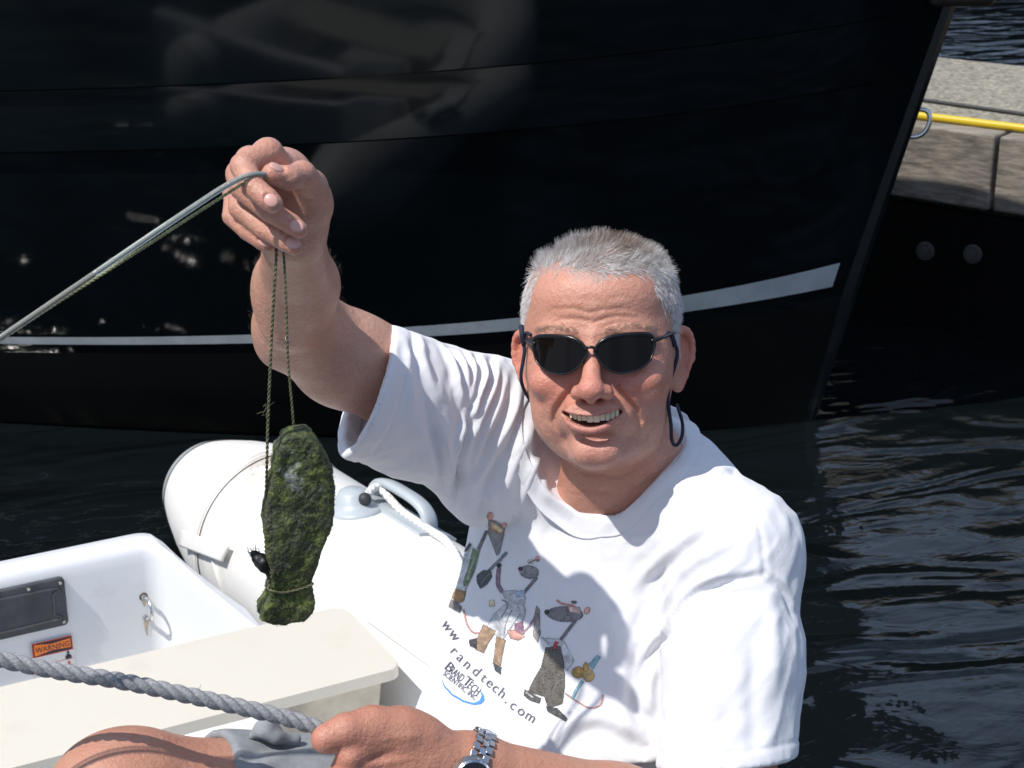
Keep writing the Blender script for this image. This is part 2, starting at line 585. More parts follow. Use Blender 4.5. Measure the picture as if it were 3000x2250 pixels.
def build_boat(name, B, label, detail=True):
    root = empty(name, (B['bow'][0], B['bow'][1], 0))
    ss = np.r_[np.linspace(0, 0.5, 12), np.linspace(0.6, B['len'], 46)]
    # rows: (z at midship, rise to the bow, outward step)
    rows = [(-0.30, 0.02, 0), (0.0, 0.03, 0), (0.10, 0.12, 0), (0.145, 0.20, 0)]
    above = [(0.145, 0.20, 0), (0.168, 0.228, 0), (0.30, 0.23, 0), (0.50, 0.25, 0.0), (0.655, 0.27, 0.0), (0.662, 0.27, 0.016), (0.74, 0.285, 0.014),
             (0.80, 0.29, 0.008), (0.806, 0.29, 0.024), (0.95, 0.30, 0.022), (1.06, 0.30, 0.02), (1.20, 0.30, 0.02)]
    def grid(rws):
        V, Q = [], []
        ns = len(ss)
        for side in (-1, 1):
            o = len(V)
            for (z0, rise, off) in rws:
                for s in ss:
                    z = z0 + sheer(s, rise)
                    p = hull_point(s, z, B, side)
                    p[1] += side * off * (1 - math.exp(-s / 0.15)); V.append(p)
            for r in range(len(rws) - 1):
                for i in range(ns - 1):
                    a = o + r * ns + i
                    q = [a, a + 1, a + 1 + ns, a + ns]
                    Q.append(q if side == 1 else q[::-1])
        return np.array(V), np.array(Q)
    V, Q = grid(rows)
    link('bottom', np_mesh('bottom', V, Q), ANTIFOUL, root)
    V, Q = grid(above)
    me = np_mesh('topsides', V, Q)
    o = link('topsides', me, GELCOAT, root)
    md = o.modifiers.new('edges', 'EDGE_SPLIT'); md.split_angle = R_(40)
    # deck and transom close the hull
    V, Q = [], []
    ns = len(ss)
    for s in ss:
        z = 1.20 + sheer(s, 0.30) - 0.03
        for side in (-1, 1):
            V.append(hull_point(s, z, B, side))
    for i in range(ns - 1):
        Q.append([2 * i, 2 * i + 1, 2 * i + 3, 2 * i + 2])
    link('deck', np_mesh('deck', V, Q), plain('deck_paint', (0.55, 0.54, 0.50), 0.6), root, smooth=False)
    V, Q = [], []
    for k, z0 in enumerate((-0.3, 0.1, 0.6, 1.2)):
        for side in (-1, 1):
            V.append(hull_point(B['len'], z0, B, side))
    for k in range(3):
        Q.append([2 * k, 2 * k + 1, 2 * k + 3, 2 * k + 2])
    link('transom', np_mesh('transom', V, Q), GELCOAT, root, smooth=False)
    if not detail:
        return tag(root, label, 'boat')
    # boot stripe: a painted band 3 mm proud of the topsides
    V, Q = [], []
    st = np.linspace(0.04, B['len'], 90)
    for s in st:
        w = 0.017 + 0.050 * math.exp(-s / 0.75)
        z = 0.158 + sheer(s, 0.232)
        for q in range(4):
            p = hull_point(s, z + w * q / 3, B, -1); p[1] -= 0.004
            V.append(p)
    for i in range(len(st) - 1):
        for q in range(3):
            a = 4 * i + q
            Q.append([a, a + 4, a + 5, a + 1])
    link('boot_stripe', np_mesh('boot_stripe', V, Q), STRIPE, root)
    # stem bar
    path = []
    for z in np.linspace(-0.25, 1.62, 40):
        c = np.array([-math.cos(B['ang']), math.sin(B['ang'])])
        xy = np.array(B['bow']) - c * (0.235 * z + 0.01 * z * z)
        path.append((xy, z))
    fx = np.array([math.cos(B['ang']), -math.sin(B['ang'])]); nx = np.array([math.sin(B['ang']), math.cos(B['ang'])])
    prof = [(-0.05, -0.040), (0.018, -0.034), (0.030, -0.020), (0.030, 0.020), (0.018, 0.034), (-0.05, 0.040)]
    V, Q = [], []
    for xy, z in path:
        wdt = 1.0 if z > 0.35 else 0.45 + 0.55 * max(0, z + 0.05) / 0.40
        for a, b in prof:
            q = xy + fx * a + nx * b * wdt; V.append((q[0], q[1], z))
    for i in range(len(path) - 1):
        for j in range(len(prof) - 1):
            a = i * 6 + j; Q.append([a, a + 1, a + 7, a + 6])
    o = link('stem_bar', np_mesh('stem_bar', V, Q), plain('stem_paint', (0.006, 0.008, 0.009), 0.16), root)
    md = o.modifiers.new('edges', 'EDGE_SPLIT'); md.split_angle = R_(25)
    # bow eye: a bent steel U-bolt on the stem
    z = 0.80
    xy = np.array(B['bow']) - np.array([-math.cos(B['ang']), math.sin(B['ang'])]) * (0.235 * z + 0.01 * z * z)
    pts = []
    for a in np.linspace(0, np.pi, 14):
        r = 0.03
        q = xy + fx * (0.022 + 0.030 * math.sin(a) ** 0.8 + 0.012)
        pts.append((q[0] + 0.03 * math.cos(a) * 0.25, q[1], z + 0.034 * math.cos(a)))
    q0 = xy + fx * (-0.01)
    pts = [(q0[0] + 0.012, q0[1], z + 0.036)] + pts + [(q0[0] - 0.012, q0[1], z - 0.036)]
    tube('bow_eye', catmull(pts, 3), 0.0062, STEEL, root, 10)
    # rub rail end on the stem head
    bm = bmesh.new()
    z = 1.10
    xy = np.array(B['bow']) - np.array([-math.cos(B['ang']), math.sin(B['ang'])]) * (0.235 * z + 0.01 * z * z)
    box_bm(bm, xy[0] + 0.02, xy[1] - 0.02, z + 0.05, 0.16, 0.16, 0.11, 0.02)
    link('stem_head', bm_mesh('stem_head', bm), plain('old_dark_wood', (0.018, 0.014, 0.011), 0.5, var=0.4), root)
    return tag(root, label, 'boat')

STEEL = plain('stainless_steel', (0.62, 0.62, 0.60), 0.22, 1.0)
BOW = G(804, 418, 0.0)
build_boat('moored_boat', dict(bow=(BOW[0], BOW[1]), ang=R_(13), len=6.5, beam=0.70), 'large glossy black boat hull with pale boot stripe behind the man')
build_boat('moored_boat', dict(bow=(9.5, 16.0), ang=R_(3), len=7.5, beam=1.1), 'far dark boat hull beyond the dock at the upper right edge', detail=False)

# ================================================================ floating dock
DT = 0.615
d0, d1 = G(930, 127, DT), G(1024, 139.5, DT)
f0 = G(935.6, 49.7, DT)
du = (d1 - d0) / np.linalg.norm(d1 - d0)          # along the dock, to the right and nearer
dn = np.array([-du[1], du[0], 0.0])               # across, away from the camera
wid = (f0 - d0) @ dn
dock = empty('floating_dock', tuple(d0 * [1, 1, 0]))
yaw = math.atan2(du[1], du[0])
DM = Matrix.Translation(Vector((d0[0], d0[1], 0))) @ Matrix.Rotation(yaw, 4, 'Z')
def dock_box(name, x0, x1, y0, y1, z0, z1, mat, bev=0.0, parent=dock):
    bm = bmesh.new()
    box_bm(bm, (x0 + x1) / 2, (y0 + y1) / 2, (z0 + z1) / 2, x1 - x0, y1 - y0, z1 - z0, bev, DM)
    return link(name, bm_mesh(name, bm), mat, parent, smooth=False)
m = NT('exposed_aggregate_concrete')
m.set(Roughness=0.85)
vo = m.n('ShaderNodeTexVoronoi'); vo.inputs['Scale'].default_value = 75.0
m.l(m.coord(), vo.inputs['Vector'])
c1 = m.ramp(vo.outputs['Color'], [(0.15, (0.11, 0.10, 0.075)), (0.5, (0.23, 0.21, 0.16)), (0.85, (0.40, 0.36, 0.28))])
m.color(m.mix(0.35, c1, m.ramp(m.noise(5, 5), [(0.3, (0.18, 0.165, 0.13)), (0.7, (0.28, 0.26, 0.205))])))
m.bump(vo.outputs['Distance'], 0.5, 0.004)
CONC = m.m
m = NT('weathered_timber')
m.set(Roughness=0.8)
DY = Matrix.Rotation(-yaw, 3, 'Z')
mp = m.n('ShaderNodeMapping'); mp.inputs['Rotation'].default_value = (0, 0, -yaw); mp.inputs['Scale'].default_value = (1.2, 9, 26)
m.l(m.coord(), mp.inputs['Vector'])
wv = m.noise(2.2, 6, 0.65, mp.outputs[0])
wc = m.ramp(wv, [(0.28, (0.075, 0.065, 0.055)), (0.5, (0.20, 0.175, 0.145)), (0.72, (0.33, 0.295, 0.245))])
m.color(wc)
m.bump(wv, 0.6, 0.006)
TIMBER = m.m
dock_box('deck_slab', -3.5, 7, 0.17, wid, 0.20, DT - 0.025, CONC, 0.012)
JX = 0.70 * float(np.linalg.norm(d1 - d0))
dock_box('curb_timber', -3.5, JX, 0.0, 0.165, DT - 0.225, DT, TIMBER, 0.008)
dock_box('curb_timber', JX + 0.012, 7, 0.004, 0.165, DT - 0.225, DT - 0.002, TIMBER, 0.008)
FLOAT = plain('black_float_plastic', (0.004, 0.004, 0.004), 0.5, var=0.3)
dock_box('float', -3.3, 6.8, 0.05, wid - 0.05, -0.25, 0.19, FLOAT, 0.03)
dock_box('waler', -3.4, 6.9, 0.012, 0.05, -0.06, 0.37, plain('tarred_timber', (0.004, 0.0037, 0.0034), 0.9, var=0.4, spec=0.1), 0.004)
BOLT = plain('dull_galvanised', (0.09, 0.085, 0.08), 0.6, 0.4)
DMi = np.array(DM.inverted())
for px, py in ((925.5, 251), (973, 254)):
    # bolt heads on the waler face
    r = C2W @ np.array([(px - 512) / FPX, (384 - py) / FPX, -1.0])
    a = d0 + dn * 0.012
    t = ((a - CAM) @ dn) / (r @ dn)
    q = CAM + r * t
    bm = bmesh.new()
    bmesh.ops.create_cone(bm, cap_ends=True, segments=14, radius1=0.030, radius2=0.027, depth=0.012)
    r2 = bmesh.ops.create_cone(bm, cap_ends=True, segments=6, radius1=0.016, radius2=0.015, depth=0.014)
    bmesh.ops.translate(bm, vec=(0, 0, 0.012), verts=r2['verts'])
    bmesh.ops.transform(bm, matrix=Matrix.Translation(Vector(q - dn * 0.006)) @ Vector(-dn).to_track_quat('Z', 'Y').to_matrix().to_4x4(), verts=bm.verts)
    link('bolt', bm_mesh('bolt', bm), BOLT, dock, smooth=False)
tag(dock, 'low floating dock with gravelly concrete deck and weathered timber curb', 'dock')
# hose and cable lying on the dock
def dk(x, y, z):
    return np.array(DM @ Vector((x, y, z)))
pts = [dk(x, 0.085 + 0.02 * math.sin(x * 1.7), DT + 0.0125) for x in np.linspace(-2.5, 6, 30)]
o = tube('water_hose', catmull(pts, 3), 0.0125, plain('yellow_hose_rubber', (0.62, 0.44, 0.02), 0.35), None, 12)
tag(o, 'yellow water hose lying along the timber curb of the dock', 'hose')
pts = [dk(x, 0.44 - 0.11 * (x - 0.2) + 0.015 * math.sin(x * 2.3), DT - 0.018) for x in np.linspace(-1.0, 2.6, 14)]
o = tube('power_cable', catmull(pts, 4), 0.0065, plain('dark_cable', (0.03, 0.03, 0.03), 0.6), None, 8)
tag(o, 'thin dark cable running across the concrete deck of the dock', 'cable')

# ================================================================ INFLATABLE DINGHY
DZ = 0.33                                   # height of the thwart's top
A_ = G(402.8, 666.7, DZ); B_ = G(342.6, 605.6, DZ)
T_ = np.array([-.881, -.473, 0]); T_ /= np.linalg.norm(T_)
F_ = np.array([.473, -.881, 0]); F_ /= np.linalg.norm(F_)
U_ = np.array([0, 0, 1.0])
yw = R_(8)
F2 = F_ * math.cos(yw) - T_ * math.sin(yw); T2 = T_ * math.cos(yw) + F_ * math.sin(yw)
TR, TCZ = 0.175, 0.19
AX = B_ - T_ * 0.185; AX[2] = TCZ
dinghy = empty('inflatable_dinghy', (A_[0], A_[1], 0))
tag(dinghy, 'white inflatable dinghy with cream thwart seat and grey tube end cap', 'dinghy')
m = NT('white_hypalon')
m.set(Roughness=0.45)
dirt = m.noise(6, 6, 0.7)
hc_ = m.mix(m.ramp(dirt, [(0.56, 0.0), (0.80, 0.6)]), (0.80, 0.79, 0.76), (0.62, 0.56, 0.46))
STAIN = m.n('ShaderNodeVectorMath', operation='DISTANCE')
m.l(m.coord(), STAIN.inputs[0])
sf = m.ramp(STAIN.outputs['Value'], [(0.0, 1.0), (0.11, 0.0)])
sn_ = m.mix(1.0, sf, m.ramp(m.noise(45, 6, 0.7), [(0.42, 0.0), (0.62, 1.0)]), 'MULTIPLY')
m.color(m.mix(sn_, hc_, (0.40, 0.31, 0.21)))
m.bump(m.noise(60, 3), 0.06, 0.002)
HYP = m.m
GREYR = plain('pale_grey_rubber', (0.42, 0.46, 0.48), 0.42, var=0.06, vscale=12)
m = NT('white_gelcoat')
m.set(Roughness=0.28)
gd = m.noise(9, 7, 0.72)
m.color(m.mix(m.ramp(gd, [(0.58, 0.0), (0.8, 0.55)]), (0.74, 0.75, 0.76), (0.52, 0.50, 0.46)))
m.bump(m.noise(16, 3), 0.05, 0.003)
GELW = m.m

def ring(t, r, n=64, a0=0.0, a1=2 * math.pi, closed=True, squash=1.0):
    c = AX + F2 * t
    a = np.linspace(a0, a1, n, endpoint=not closed)
    return c + r * (np.cos(a)[:, None] * T2 + np.sin(a)[:, None] * U_ * squash)

def loft(rings, closed=True, cap=False):
    n = len(rings[0]); V = np.vstack(rings); Q = []
    for i in range(len(rings) - 1):
        for j in range(n if closed else n - 1):
            Q.append([i * n + j, i * n + (j + 1) % n, (i + 1) * n + (j + 1) % n, (i + 1) * n + j])
    return V, np.array(Q)

def ray_tube(px, py, lift=0.004):
    """world point where a pixel ray meets the far tube (cylinder), lifted off it"""
    d = C2W @ np.array([(px - 512) / FPX, (384 - py) / FPX, -1.0]); d = d / np.linalg.norm(d)
    o = CAM - AX
    dp = d - F2 * (d @ F2); op = o - F2 * (o @ F2)
    a, b, c = dp @ dp, 2 * dp @ op, op @ op - (TR + lift) ** 2
    q = b * b - 4 * a * c
    if q < 0: return None
    return CAM + d * ((-b - math.sqrt(q)) / (2 * a))
def tube_ta(px, py):
    """t and angle on the tube of the point seen at a pixel"""
    q = ray_tube(px, py, 0.0)
    if q is None: return None
    rel = q - AX
    return rel @ F2, math.degrees(math.atan2(rel @ U_, rel @ T2))
SEAM = -0.60
STAIN.inputs[1].default_value = tuple(ray_tube(272, 468, 0.0))
WB = 1.24                                   # distance between the two side tubes
cen = [AX + F2 * t for t in np.linspace(SEAM, 0.24, 20)]
for a in np.linspace(0, math.pi, 40)[1:]:
    cen.append(AX + F2 * (0.24 + 0.62 * math.sin(a)) + T2 * (WB / 2 * (1 - math.cos(a))) + U_ * 0.05 * math.sin(a))
cen += [AX + F2 * t + T2 * WB for t in np.linspace(0.24, SEAM, 14)[1:]]
V, Q = tube_vq(np.array(cen), TR, 64)
link('buoyancy_tube', np_mesh('buoyancy_tube', V, Q), HYP, dinghy)
# grey end cap: cone with rounded nose
cap = [(SEAM + 0.012, TR + 0.003), (SEAM, TR + 0.0035), (SEAM - 0.03, TR * 1.0), (SEAM - 0.09, TR * 0.935), (SEAM - 0.16, TR * 0.84), (SEAM - 0.23, TR * 0.72), (SEAM - 0.285, TR * 0.61), (SEAM - 0.305, TR * 0.53), (SEAM - 0.312, TR * 0.4), (SEAM - 0.314, TR * 0.02)]
V, Q = loft([ring(t, r) for t, r in cap])
o = link('tube_end_cap', np_mesh('tube_end_cap', V, Q), HYP, dinghy)
V, Q = loft([ring(SEAM - 0.272, TR * 0.65), ring(SEAM - 0.298, TR * 0.59), ring(SEAM - 0.315, TR * 0.47), ring(SEAM - 0.319, 0.004)])
link('end_cap_plug', np_mesh('end_cap_plug', V, Q), GREYR, o)
# welded seam tape rings
for t, w in ((SEAM + 0.006, 0.016),):
    V, Q = loft([ring(t, TR + 0.0008), ring(t, TR + 0.0042), ring(t - w, TR + 0.0042), ring(t - w, TR + 0.0008)])
    link('seam_tape', np_mesh('seam_tape', V, Q), HYP, dinghy)
V, Q = tube_vq(ring(SEAM + 0.007, TR + 0.0035), 0.0008, 6, True)
link('seam_glue_line', np_mesh('seam_glue_line', V, Q), plain('old_glue', (0.55, 0.49, 0.40), 0.7), dinghy)

def tpt(t, a, r=0.0):
    """point on the tube: t along it, a degrees round from the inner side, r proud"""
    a = R_(a)
    return AX + F2 * t + (TR + r) * (math.cos(a) * T2 + math.sin(a) * U_)

def tube_patch(name, t0, t1, a0, a1, thick, mat, parent, nt=10, na=12, rounded=0.0):
    """raised patch that follows the tube"""
    V, Q = [], []
    ts = np.linspace(t0, t1, nt); as_ = np.linspace(a0, a1, na)
    for t in ts:
        for a in as_: V.append(tpt(t, a, thick))
    n0 = len(V)
    for t in ts:
        for a in as_: V.append(tpt(t, a, -0.004))
    for i in range(nt - 1):
        for j in range(na - 1):
            q = i * na + j; Q.append([q, q + 1, q + 1 + na, q + na])
    bd = [i for i in range(na)] + [i * na + na - 1 for i in range(1, nt)] + [(nt - 1) * na + i for i in range(na - 2, -1, -1)] + [i * na for i in range(nt - 2, 0, -1)]
    for k in range(len(bd)):
        a, b = bd[k], bd[(k + 1) % len(bd)]
        Q.append([a, b, b + n0, a + n0])
    me = np_mesh(name, V, np.array(Q))
    o = link(name, me, mat, parent)
    md = o.modifiers.new('edges', 'EDGE_SPLIT'); md.split_angle = R_(45)
    return o
# pads by the thwart and along the tube
tube_patch('seat_pad', -0.02, 0.22, 46, 84, 0.0035, HYP, dinghy)
tube_patch('seat_pad', -0.02, 0.22, 36, 44, 0.006, HYP, dinghy)

# lifting handle on the outside of the tube: oval grip over a dark recess
def handle():
    hr = None
    tc, ac = tube_ta(398, 512)[0] + 0.01, 112
    base = empty('handle_tmp')
    bpy.data.objects.remove(base)
    L = 0.185
    pts = []
    for k in np.linspace(0, np.pi, 26):
        c_, s_ = math.cos(k), math.sin(k)
        pts.append(tpt(tc - L * 0.5 * math.copysign(abs(c_) ** 0.62, c_), ac - 3 * s_, -0.008 + 0.050 * s_ ** 0.6))
    path = np.array(pts)
    tan, nor, bi = frames(path)
    V, Q = [], []
    n = 14
    for i, p in enumerate(path):
        rad = p - AX; rad = rad - F2 * (rad @ F2); rad /= np.linalg.norm(rad)
        out = np.cross(F2, rad)
        inn = np.cross(tan[i], out); inn /= np.linalg.norm(inn)
        for a in np.linspace(0, 2 * np.pi, n, endpoint=False):
            V.append(p + out * 0.0165 * math.copysign(abs(math.cos(a)) ** 0.7, math.cos(a)) + inn * 0.0088 * math.copysign(abs(math.sin(a)) ** 0.8, math.sin(a)))
    for i in range(len(path) - 1):
        for j in range(n):
            Q.append([i * n + j, i * n + (j + 1) % n, (i + 1) * n + (j + 1) % n, (i + 1) * n + j])
    o = link('carry_handle', np_mesh('carry_handle', np.array(V), np.array(Q)), GREYR, dinghy)
    tube_patch('handle_plate', tc - 0.12, tc + 0.12, ac - 13, ac + 14, 0.006, GREYR, o)
handle()
# moulded rope fitting with a bulging eye
def fitting():
    tc, ac = tube_ta(355, 507)
    V, Q = [], []
    rr = [(0.0, 0.034), (0.35, 0.033), (0.5, 0.028), (0.62, 0.016), (0.72, 0.0085), (0.9, 0.0065), (1.0, 0.004), (1.03, 0.0)]
    n = 40
    for f, hgt in rr:
        for k in range(n):
            a = 2 * math.pi * k / n
            V.append(tpt(tc + 0.052 * f * math.cos(a) - (0.006 if f < .7 else 0), ac + 15.5 * f * math.sin(a), hgt))
    for i in range(len(rr) - 1):
        for j in range(n):
            Q.append([i * n + j, i * n + (j + 1) % n, (i + 1) * n + (j + 1) % n, (i + 1) * n + j])
    o = link('rope_fitting', np_mesh('rope_fitting', V, np.array(Q)), GREYR, dinghy)
    # eye hole: solid ball, the hole's shade put into its dark colour
    c = tpt(tc + 0.024, ac + 2, 0.022)
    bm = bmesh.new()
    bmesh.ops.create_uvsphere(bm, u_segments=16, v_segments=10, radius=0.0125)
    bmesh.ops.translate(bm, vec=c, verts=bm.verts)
    link('rope_hole_shade', bm_mesh('rope_hole_shade', bm), plain('painted_hole_shade', (0.03, 0.032, 0.034), 0.6), o)
    return c
hole = fitting()
# braided white grab line along the tube
def gpt(px, py, lift):
    t, a = tube_ta(px, py)
    return tpt(t, a, lift)
gp = [hole + T2 * 0.004, gpt(372, 503, 0.030), gpt(381, 505, 0.024), gpt(400, 516, 0.010), gpt(425, 532, 0.008), gpt(450, 552, 0.009), tpt(0.16, 77, 0.009), tpt(0.22, 77, 0.006), tpt(0.25, 77, -0.02)]
gl = resample(catmull(gp, 14), 0.003)
m = NT('white_braid')
m.set(Base_Color=(0.74, 0.73, 0.70), Roughness=0.8)
m.bump(m.noise(300, 2), 0.5, 0.001)
BRAID = m.m
parts = []
for k in range(6):
    sg = 1 if k % 2 else -1
    sp_ = strands_path(gl, 0.0065, 0.045 * sg, 3, 0.62, 0.5)[k // 2]
    parts.append(tube_vq(sp_, 0.0038, 6))
V, Q = join_vq(parts)
link('grab_line', np_mesh('grab_line', V, Q), BRAID, dinghy)

# ---- transom with a motor pad, handle and warning sticker
TZ = 0.385
t0 = G(166, 541, TZ)
tdir = G(0, 576, TZ) - t0; tdir /= np.linalg.norm(tdir)
tn = np.array([-tdir[1], tdir[0], 0.0]); tn = tn if tn @ F_ > 0 else -tn      # normal of the inner face, into the boat
def tw(u, v, w=0.0):
    """transom coordinates: u metres from the tube end to the left, v up, w into the boat"""
    return t0 + tdir * u + U_ * (v - TZ) + tn * w
# inner face: upright panel whose right end curves round into the tube
V, Q = [], []
cols = []
for u in np.linspace(1.25, 0.045, 26): cols.append((u, 0.0))
for a in np.linspace(0, 76, 10)[1:]:
    cols.append((0.045 - 0.032 * math.sin(R_(a)), 0.032 * (1 - math.cos(R_(a)))))
cols += [(0.004, 0.06), (-0.010, 0.10), (-0.026, 0.14), (-0.045, 0.18), (-0.064, 0.22), (-0.085, 0.26)]
rowsz = [TZ - 0.36, TZ - 0.2, TZ - 0.1, TZ - 0.03, TZ - 0.014, TZ - 0.005, TZ, TZ, TZ, TZ - 0.006, TZ - 0.02, TZ - 0.36]
rowsw = [0.012, 0.008, 0.004, 0.0015, -0.0005, -0.005, -0.013, -0.035, -0.055, -0.064, -0.068, -0.068]
for z, wv_ in zip(rowsz, rowsw):
    for u, ww in cols:
        f = 1 if wv_ > -0.02 else 1
        dz = -0.40 * max(0.0, ww - 0.05) if z > TZ - 0.05 else 0.0
        V.append(tw(u, z + float(dz), wv_ + ww * (1 if wv_ > -0.03 else 0.75)))
nc = len(cols)
for r in range(len(rowsz) - 1):
    for i in range(nc - 1):
        a = r * nc + i
        Q.append([a, a + 1, a + 1 + nc, a + nc])
o_tr = link('transom', np_mesh('transom', V, np.array(Q)), GELW, dinghy)
md = o_tr.modifiers.new('edges', 'EDGE_SPLIT'); md.split_angle = R_(50)
# bonding flap joining transom and tube
fl0 = np.array([tw(0.03, TZ + 0.012, -0.03), tw(0.0, TZ + 0.016, 0.0), tw(-0.04, TZ + 0.02, 0.05)])
quad = [(163, 533), (232, 546), (226, 560), (158, 538)]
c4 = [ray_tube(*q) for q in [(186, 530), (233, 547), (226, 562), (184, 545)]]
if all(q is not None for q in c4):
    V, Q = [], []
    nu, nv = 14, 8
    for i in range(nu + 1):
        for j in range(nv + 1):
            u, v = i / nu, j / nv
            p = (1 - u) * (1 - v) * c4[0] + u * (1 - v) * c4[1] + u * v * c4[2] + (1 - u) * v * c4[3]
            rel = p - AX; ra = rel - F2 * (rel @ F2)
            p = p + ra / np.linalg.norm(ra) * max(0, TR + 0.010 - np.linalg.norm(ra))
            V.append(p)
    for i in range(nu):
        for j in range(nv):
            a = i * (nv + 1) + j
            Q.append([a, a + nv + 1, a + nv + 2, a + 1])
    o = link('bonding_flap', np_mesh('bonding_flap', V, np.array(Q)), HYP, dinghy)
    md = o.modifiers.new('thick', 'SOLIDIFY'); md.thickness = 0.004; md.offset = -1
# small corner screws / metal strip on the transom end
def on_transom(px, py, w=0.0):
    """u, v of the point of the inner face seen at a pixel"""
    r = C2W @ np.array([(px - 512) / FPX, (384 - py) / FPX, -1.0])
    t = ((t0 + tn * w - CAM) @ tn) / (r @ tn)
    q = CAM + r * t
    return (q - t0) @ tdir, q[2]
# motor pad
pu = [on_transom(*q) for q in ((62, 568), (66, 618), (0, 632), (0, 582))]
m = NT('dark_motor_pad')
m.set(Roughness=0.55)
m.color(m.ramp(m.noise(14, 6, 0.7), [(0.35, (0.035, 0.038, 0.045)), (0.7, (0.085, 0.088, 0.095))]))
PAD = m.m
u0 = pu[0][0]; v1 = TZ - 0.022; v0 = v1 - 0.088
def plate(name, ua, ub, va, vb, w0, w1, mat, parent, bev, segs=4, round_=0.0):
    bm = bmesh.new()
    L = ub - ua; H = vb - va
    M = Matrix(((tdir[0], 0, tn[0], 0), (tdir[1], 0, tn[1], 0), (0, 1, 0, 0), (0, 0, 0, 1)))
    M.translation = Vector(tw((ua + ub) / 2, (va + vb) / 2, (w0 + w1) / 2))
    vs = bmesh.ops.create_cube(bm, size=1.0)['verts']
    bmesh.ops.scale(bm, vec=(L, H, w1 - w0), verts=vs)
    if round_ > 0:
        es = [e for e in bm.edges if abs((e.verts[0].co - e.verts[1].co).z) > 1e-6]
        bmesh.ops.bevel(bm, geom=es, offset=round_, segments=6, profile=0.5, affect='EDGES')
    if bev > 0:
        es = [e for e in bm.edges if e.calc_face_angle(0) > 1.0 and all(v.co.z > 0 for v in e.verts)]
        bmesh.ops.bevel(bm, geom=es, offset=bev, segments=segs, profile=0.5, affect='EDGES')
    bmesh.ops.transform(bm, matrix=M, verts=bm.verts)
    return link(name, bm_mesh(name, bm), mat, parent, smooth=False)
o_pad = plate('motor_pad', u0, u0 + 0.34, v0, v1, 0.002, 0.011, PAD, o_tr, 0.0025, 3, 0.008)
rimp = [tw(u0 + 0.022 + (0.30) * (a), v0 + 0.014 + (v1 - v0 - 0.03) * b, 0.0115) for a, b in ((0.04, 0), (0.96, 0), (1, .2), (1, .8), (.96, 1), (.04, 1), (0, .8), (0, .2))]
tube('pad_ridge', catmull(rimp, 5, True), 0.0022, PAD, o_pad, 8, True)
SCREW = plain('screw_steel', (0.5, 0.48, 0.44), 0.35, 1.0)
def disc(name, u, v, w, r, dep, mat, parent):
    bm = bmesh.new()
    bmesh.ops.create_cone(bm, cap_ends=True, segments=16, radius1=r, radius2=r * 0.8, depth=dep)
    bmesh.ops.transform(bm, matrix=Matrix.Translation(Vector(tw(u, v, w))) @ Vector(tn).to_track_quat('Z', 'Y').to_matrix().to_4x4(), verts=bm.verts)
    return link(name, bm_mesh(name, bm), mat, parent, smooth=False)
for uu, vv_ in ((u0 + 0.008, v1 - 0.008), (u0 + 0.008, v0 + 0.008), (u0 + 0.06, v1 - 0.007)):
    disc('screw', uu, vv_, 0.012, 0.0032, 0.002, SCREW, o_pad)
# U handle
ha = on_transom(142.5, 596); hb = on_transom(145, 616)
ha = (ha[0], ha[1]); hb = (hb[0], hb[1])
hu, hv = (ha[0] + hb[0]) / 2, (ha[1] + hb[1]) / 2
hl = abs(ha[1] - hb[1]) / 2
arc = [tw(hu, hv + hl, 0.0), tw(hu - 0.001, hv + hl, 0.012)] + [tw(hu - 0.004, hv + hl * math.cos(a), 0.014 + 0.022 * math.sin(a)) for a in np.linspace(0.15, np.pi - 0.15, 9)] + [tw(hu - 0.001, hv - hl, 0.012), tw(hu, hv - hl, 0.0)]
o_h = tube('tow_eye', catmull(arc, 4), 0.0032, STEEL, o_tr, 10)
RUST = plain('rusty_washer', (0.16, 0.11, 0.07), 0.55, 0.6, var=0.5, vscale=200)
for v_ in (hv + hl, hv - hl):
    disc('washer', hu, v_, 0.0025, 0.0092, 0.004, RUST, o_h)
    disc('nut', hu, v_, 0.0065, 0.0058, 0.006, STEEL, o_h)
# rust streaks below the eye, then the warning sticker
RUSTY = plain('rust_stain', (0.55, 0.44, 0.32), 0.6, var=0.15, vscale=120)
for v_, ln in ((hv + hl, 0.010), (hv - hl, 0.026)):
    w_ = float(np.interp(v_ - ln, [TZ - 0.36, TZ - 0.2, TZ - 0.1, TZ - 0.03], [0.012, 0.008, 0.004, 0.0015])) + 0.0012
    q_ = [tw(hu - 0.004, v_ - 0.006, w_), tw(hu + 0.004, v_ - 0.006, w_), tw(hu + 0.0012, v_ - 0.008 - ln, w_), tw(hu - 0.0012, v_ - 0.008 - ln, w_)]
    link('rust_streak', np_mesh('rust_streak', np.array(q_), np.array([[0, 1, 2, 3]])), RUSTY, o_tr, smooth=False)
ORANGE = plain('orange_sticker', (0.90, 0.22, 0.015), 0.4)
DARKP = plain('dark_blue_print', (0.015, 0.013, 0.04), 0.5)
REDP = plain('red_print', (0.55, 0.06, 0.03), 0.5)
WHITEV = plain('white_vinyl', (0.72, 0.72, 0.71), 0.4)
s0 = on_transom(69.5, 631); s1 = on_transom(31.5, 651)
su0, su1 = s0[0], s1[0]
sv1 = (on_transom(50, 637)[1]); sh = 0.030
def rect(name, ua, ub, va, vb, w, mat, parent):
    V = [tw(ua, va, w), tw(ub, va, w), tw(ub, vb, w), tw(ua, vb, w)]
    o = link(name, np_mesh(name, V, np.array([[0, 3, 2, 1]])), mat, parent, smooth=False)
    return o
def wface(v):        # the inner face leans: its w at height v
    return float(np.interp(v, [TZ - 0.36, TZ - 0.2, TZ - 0.1, TZ - 0.03], [0.012, 0.008, 0.004, 0.0015]))
wv0 = wface(sv1 - 0.08) + 0.001
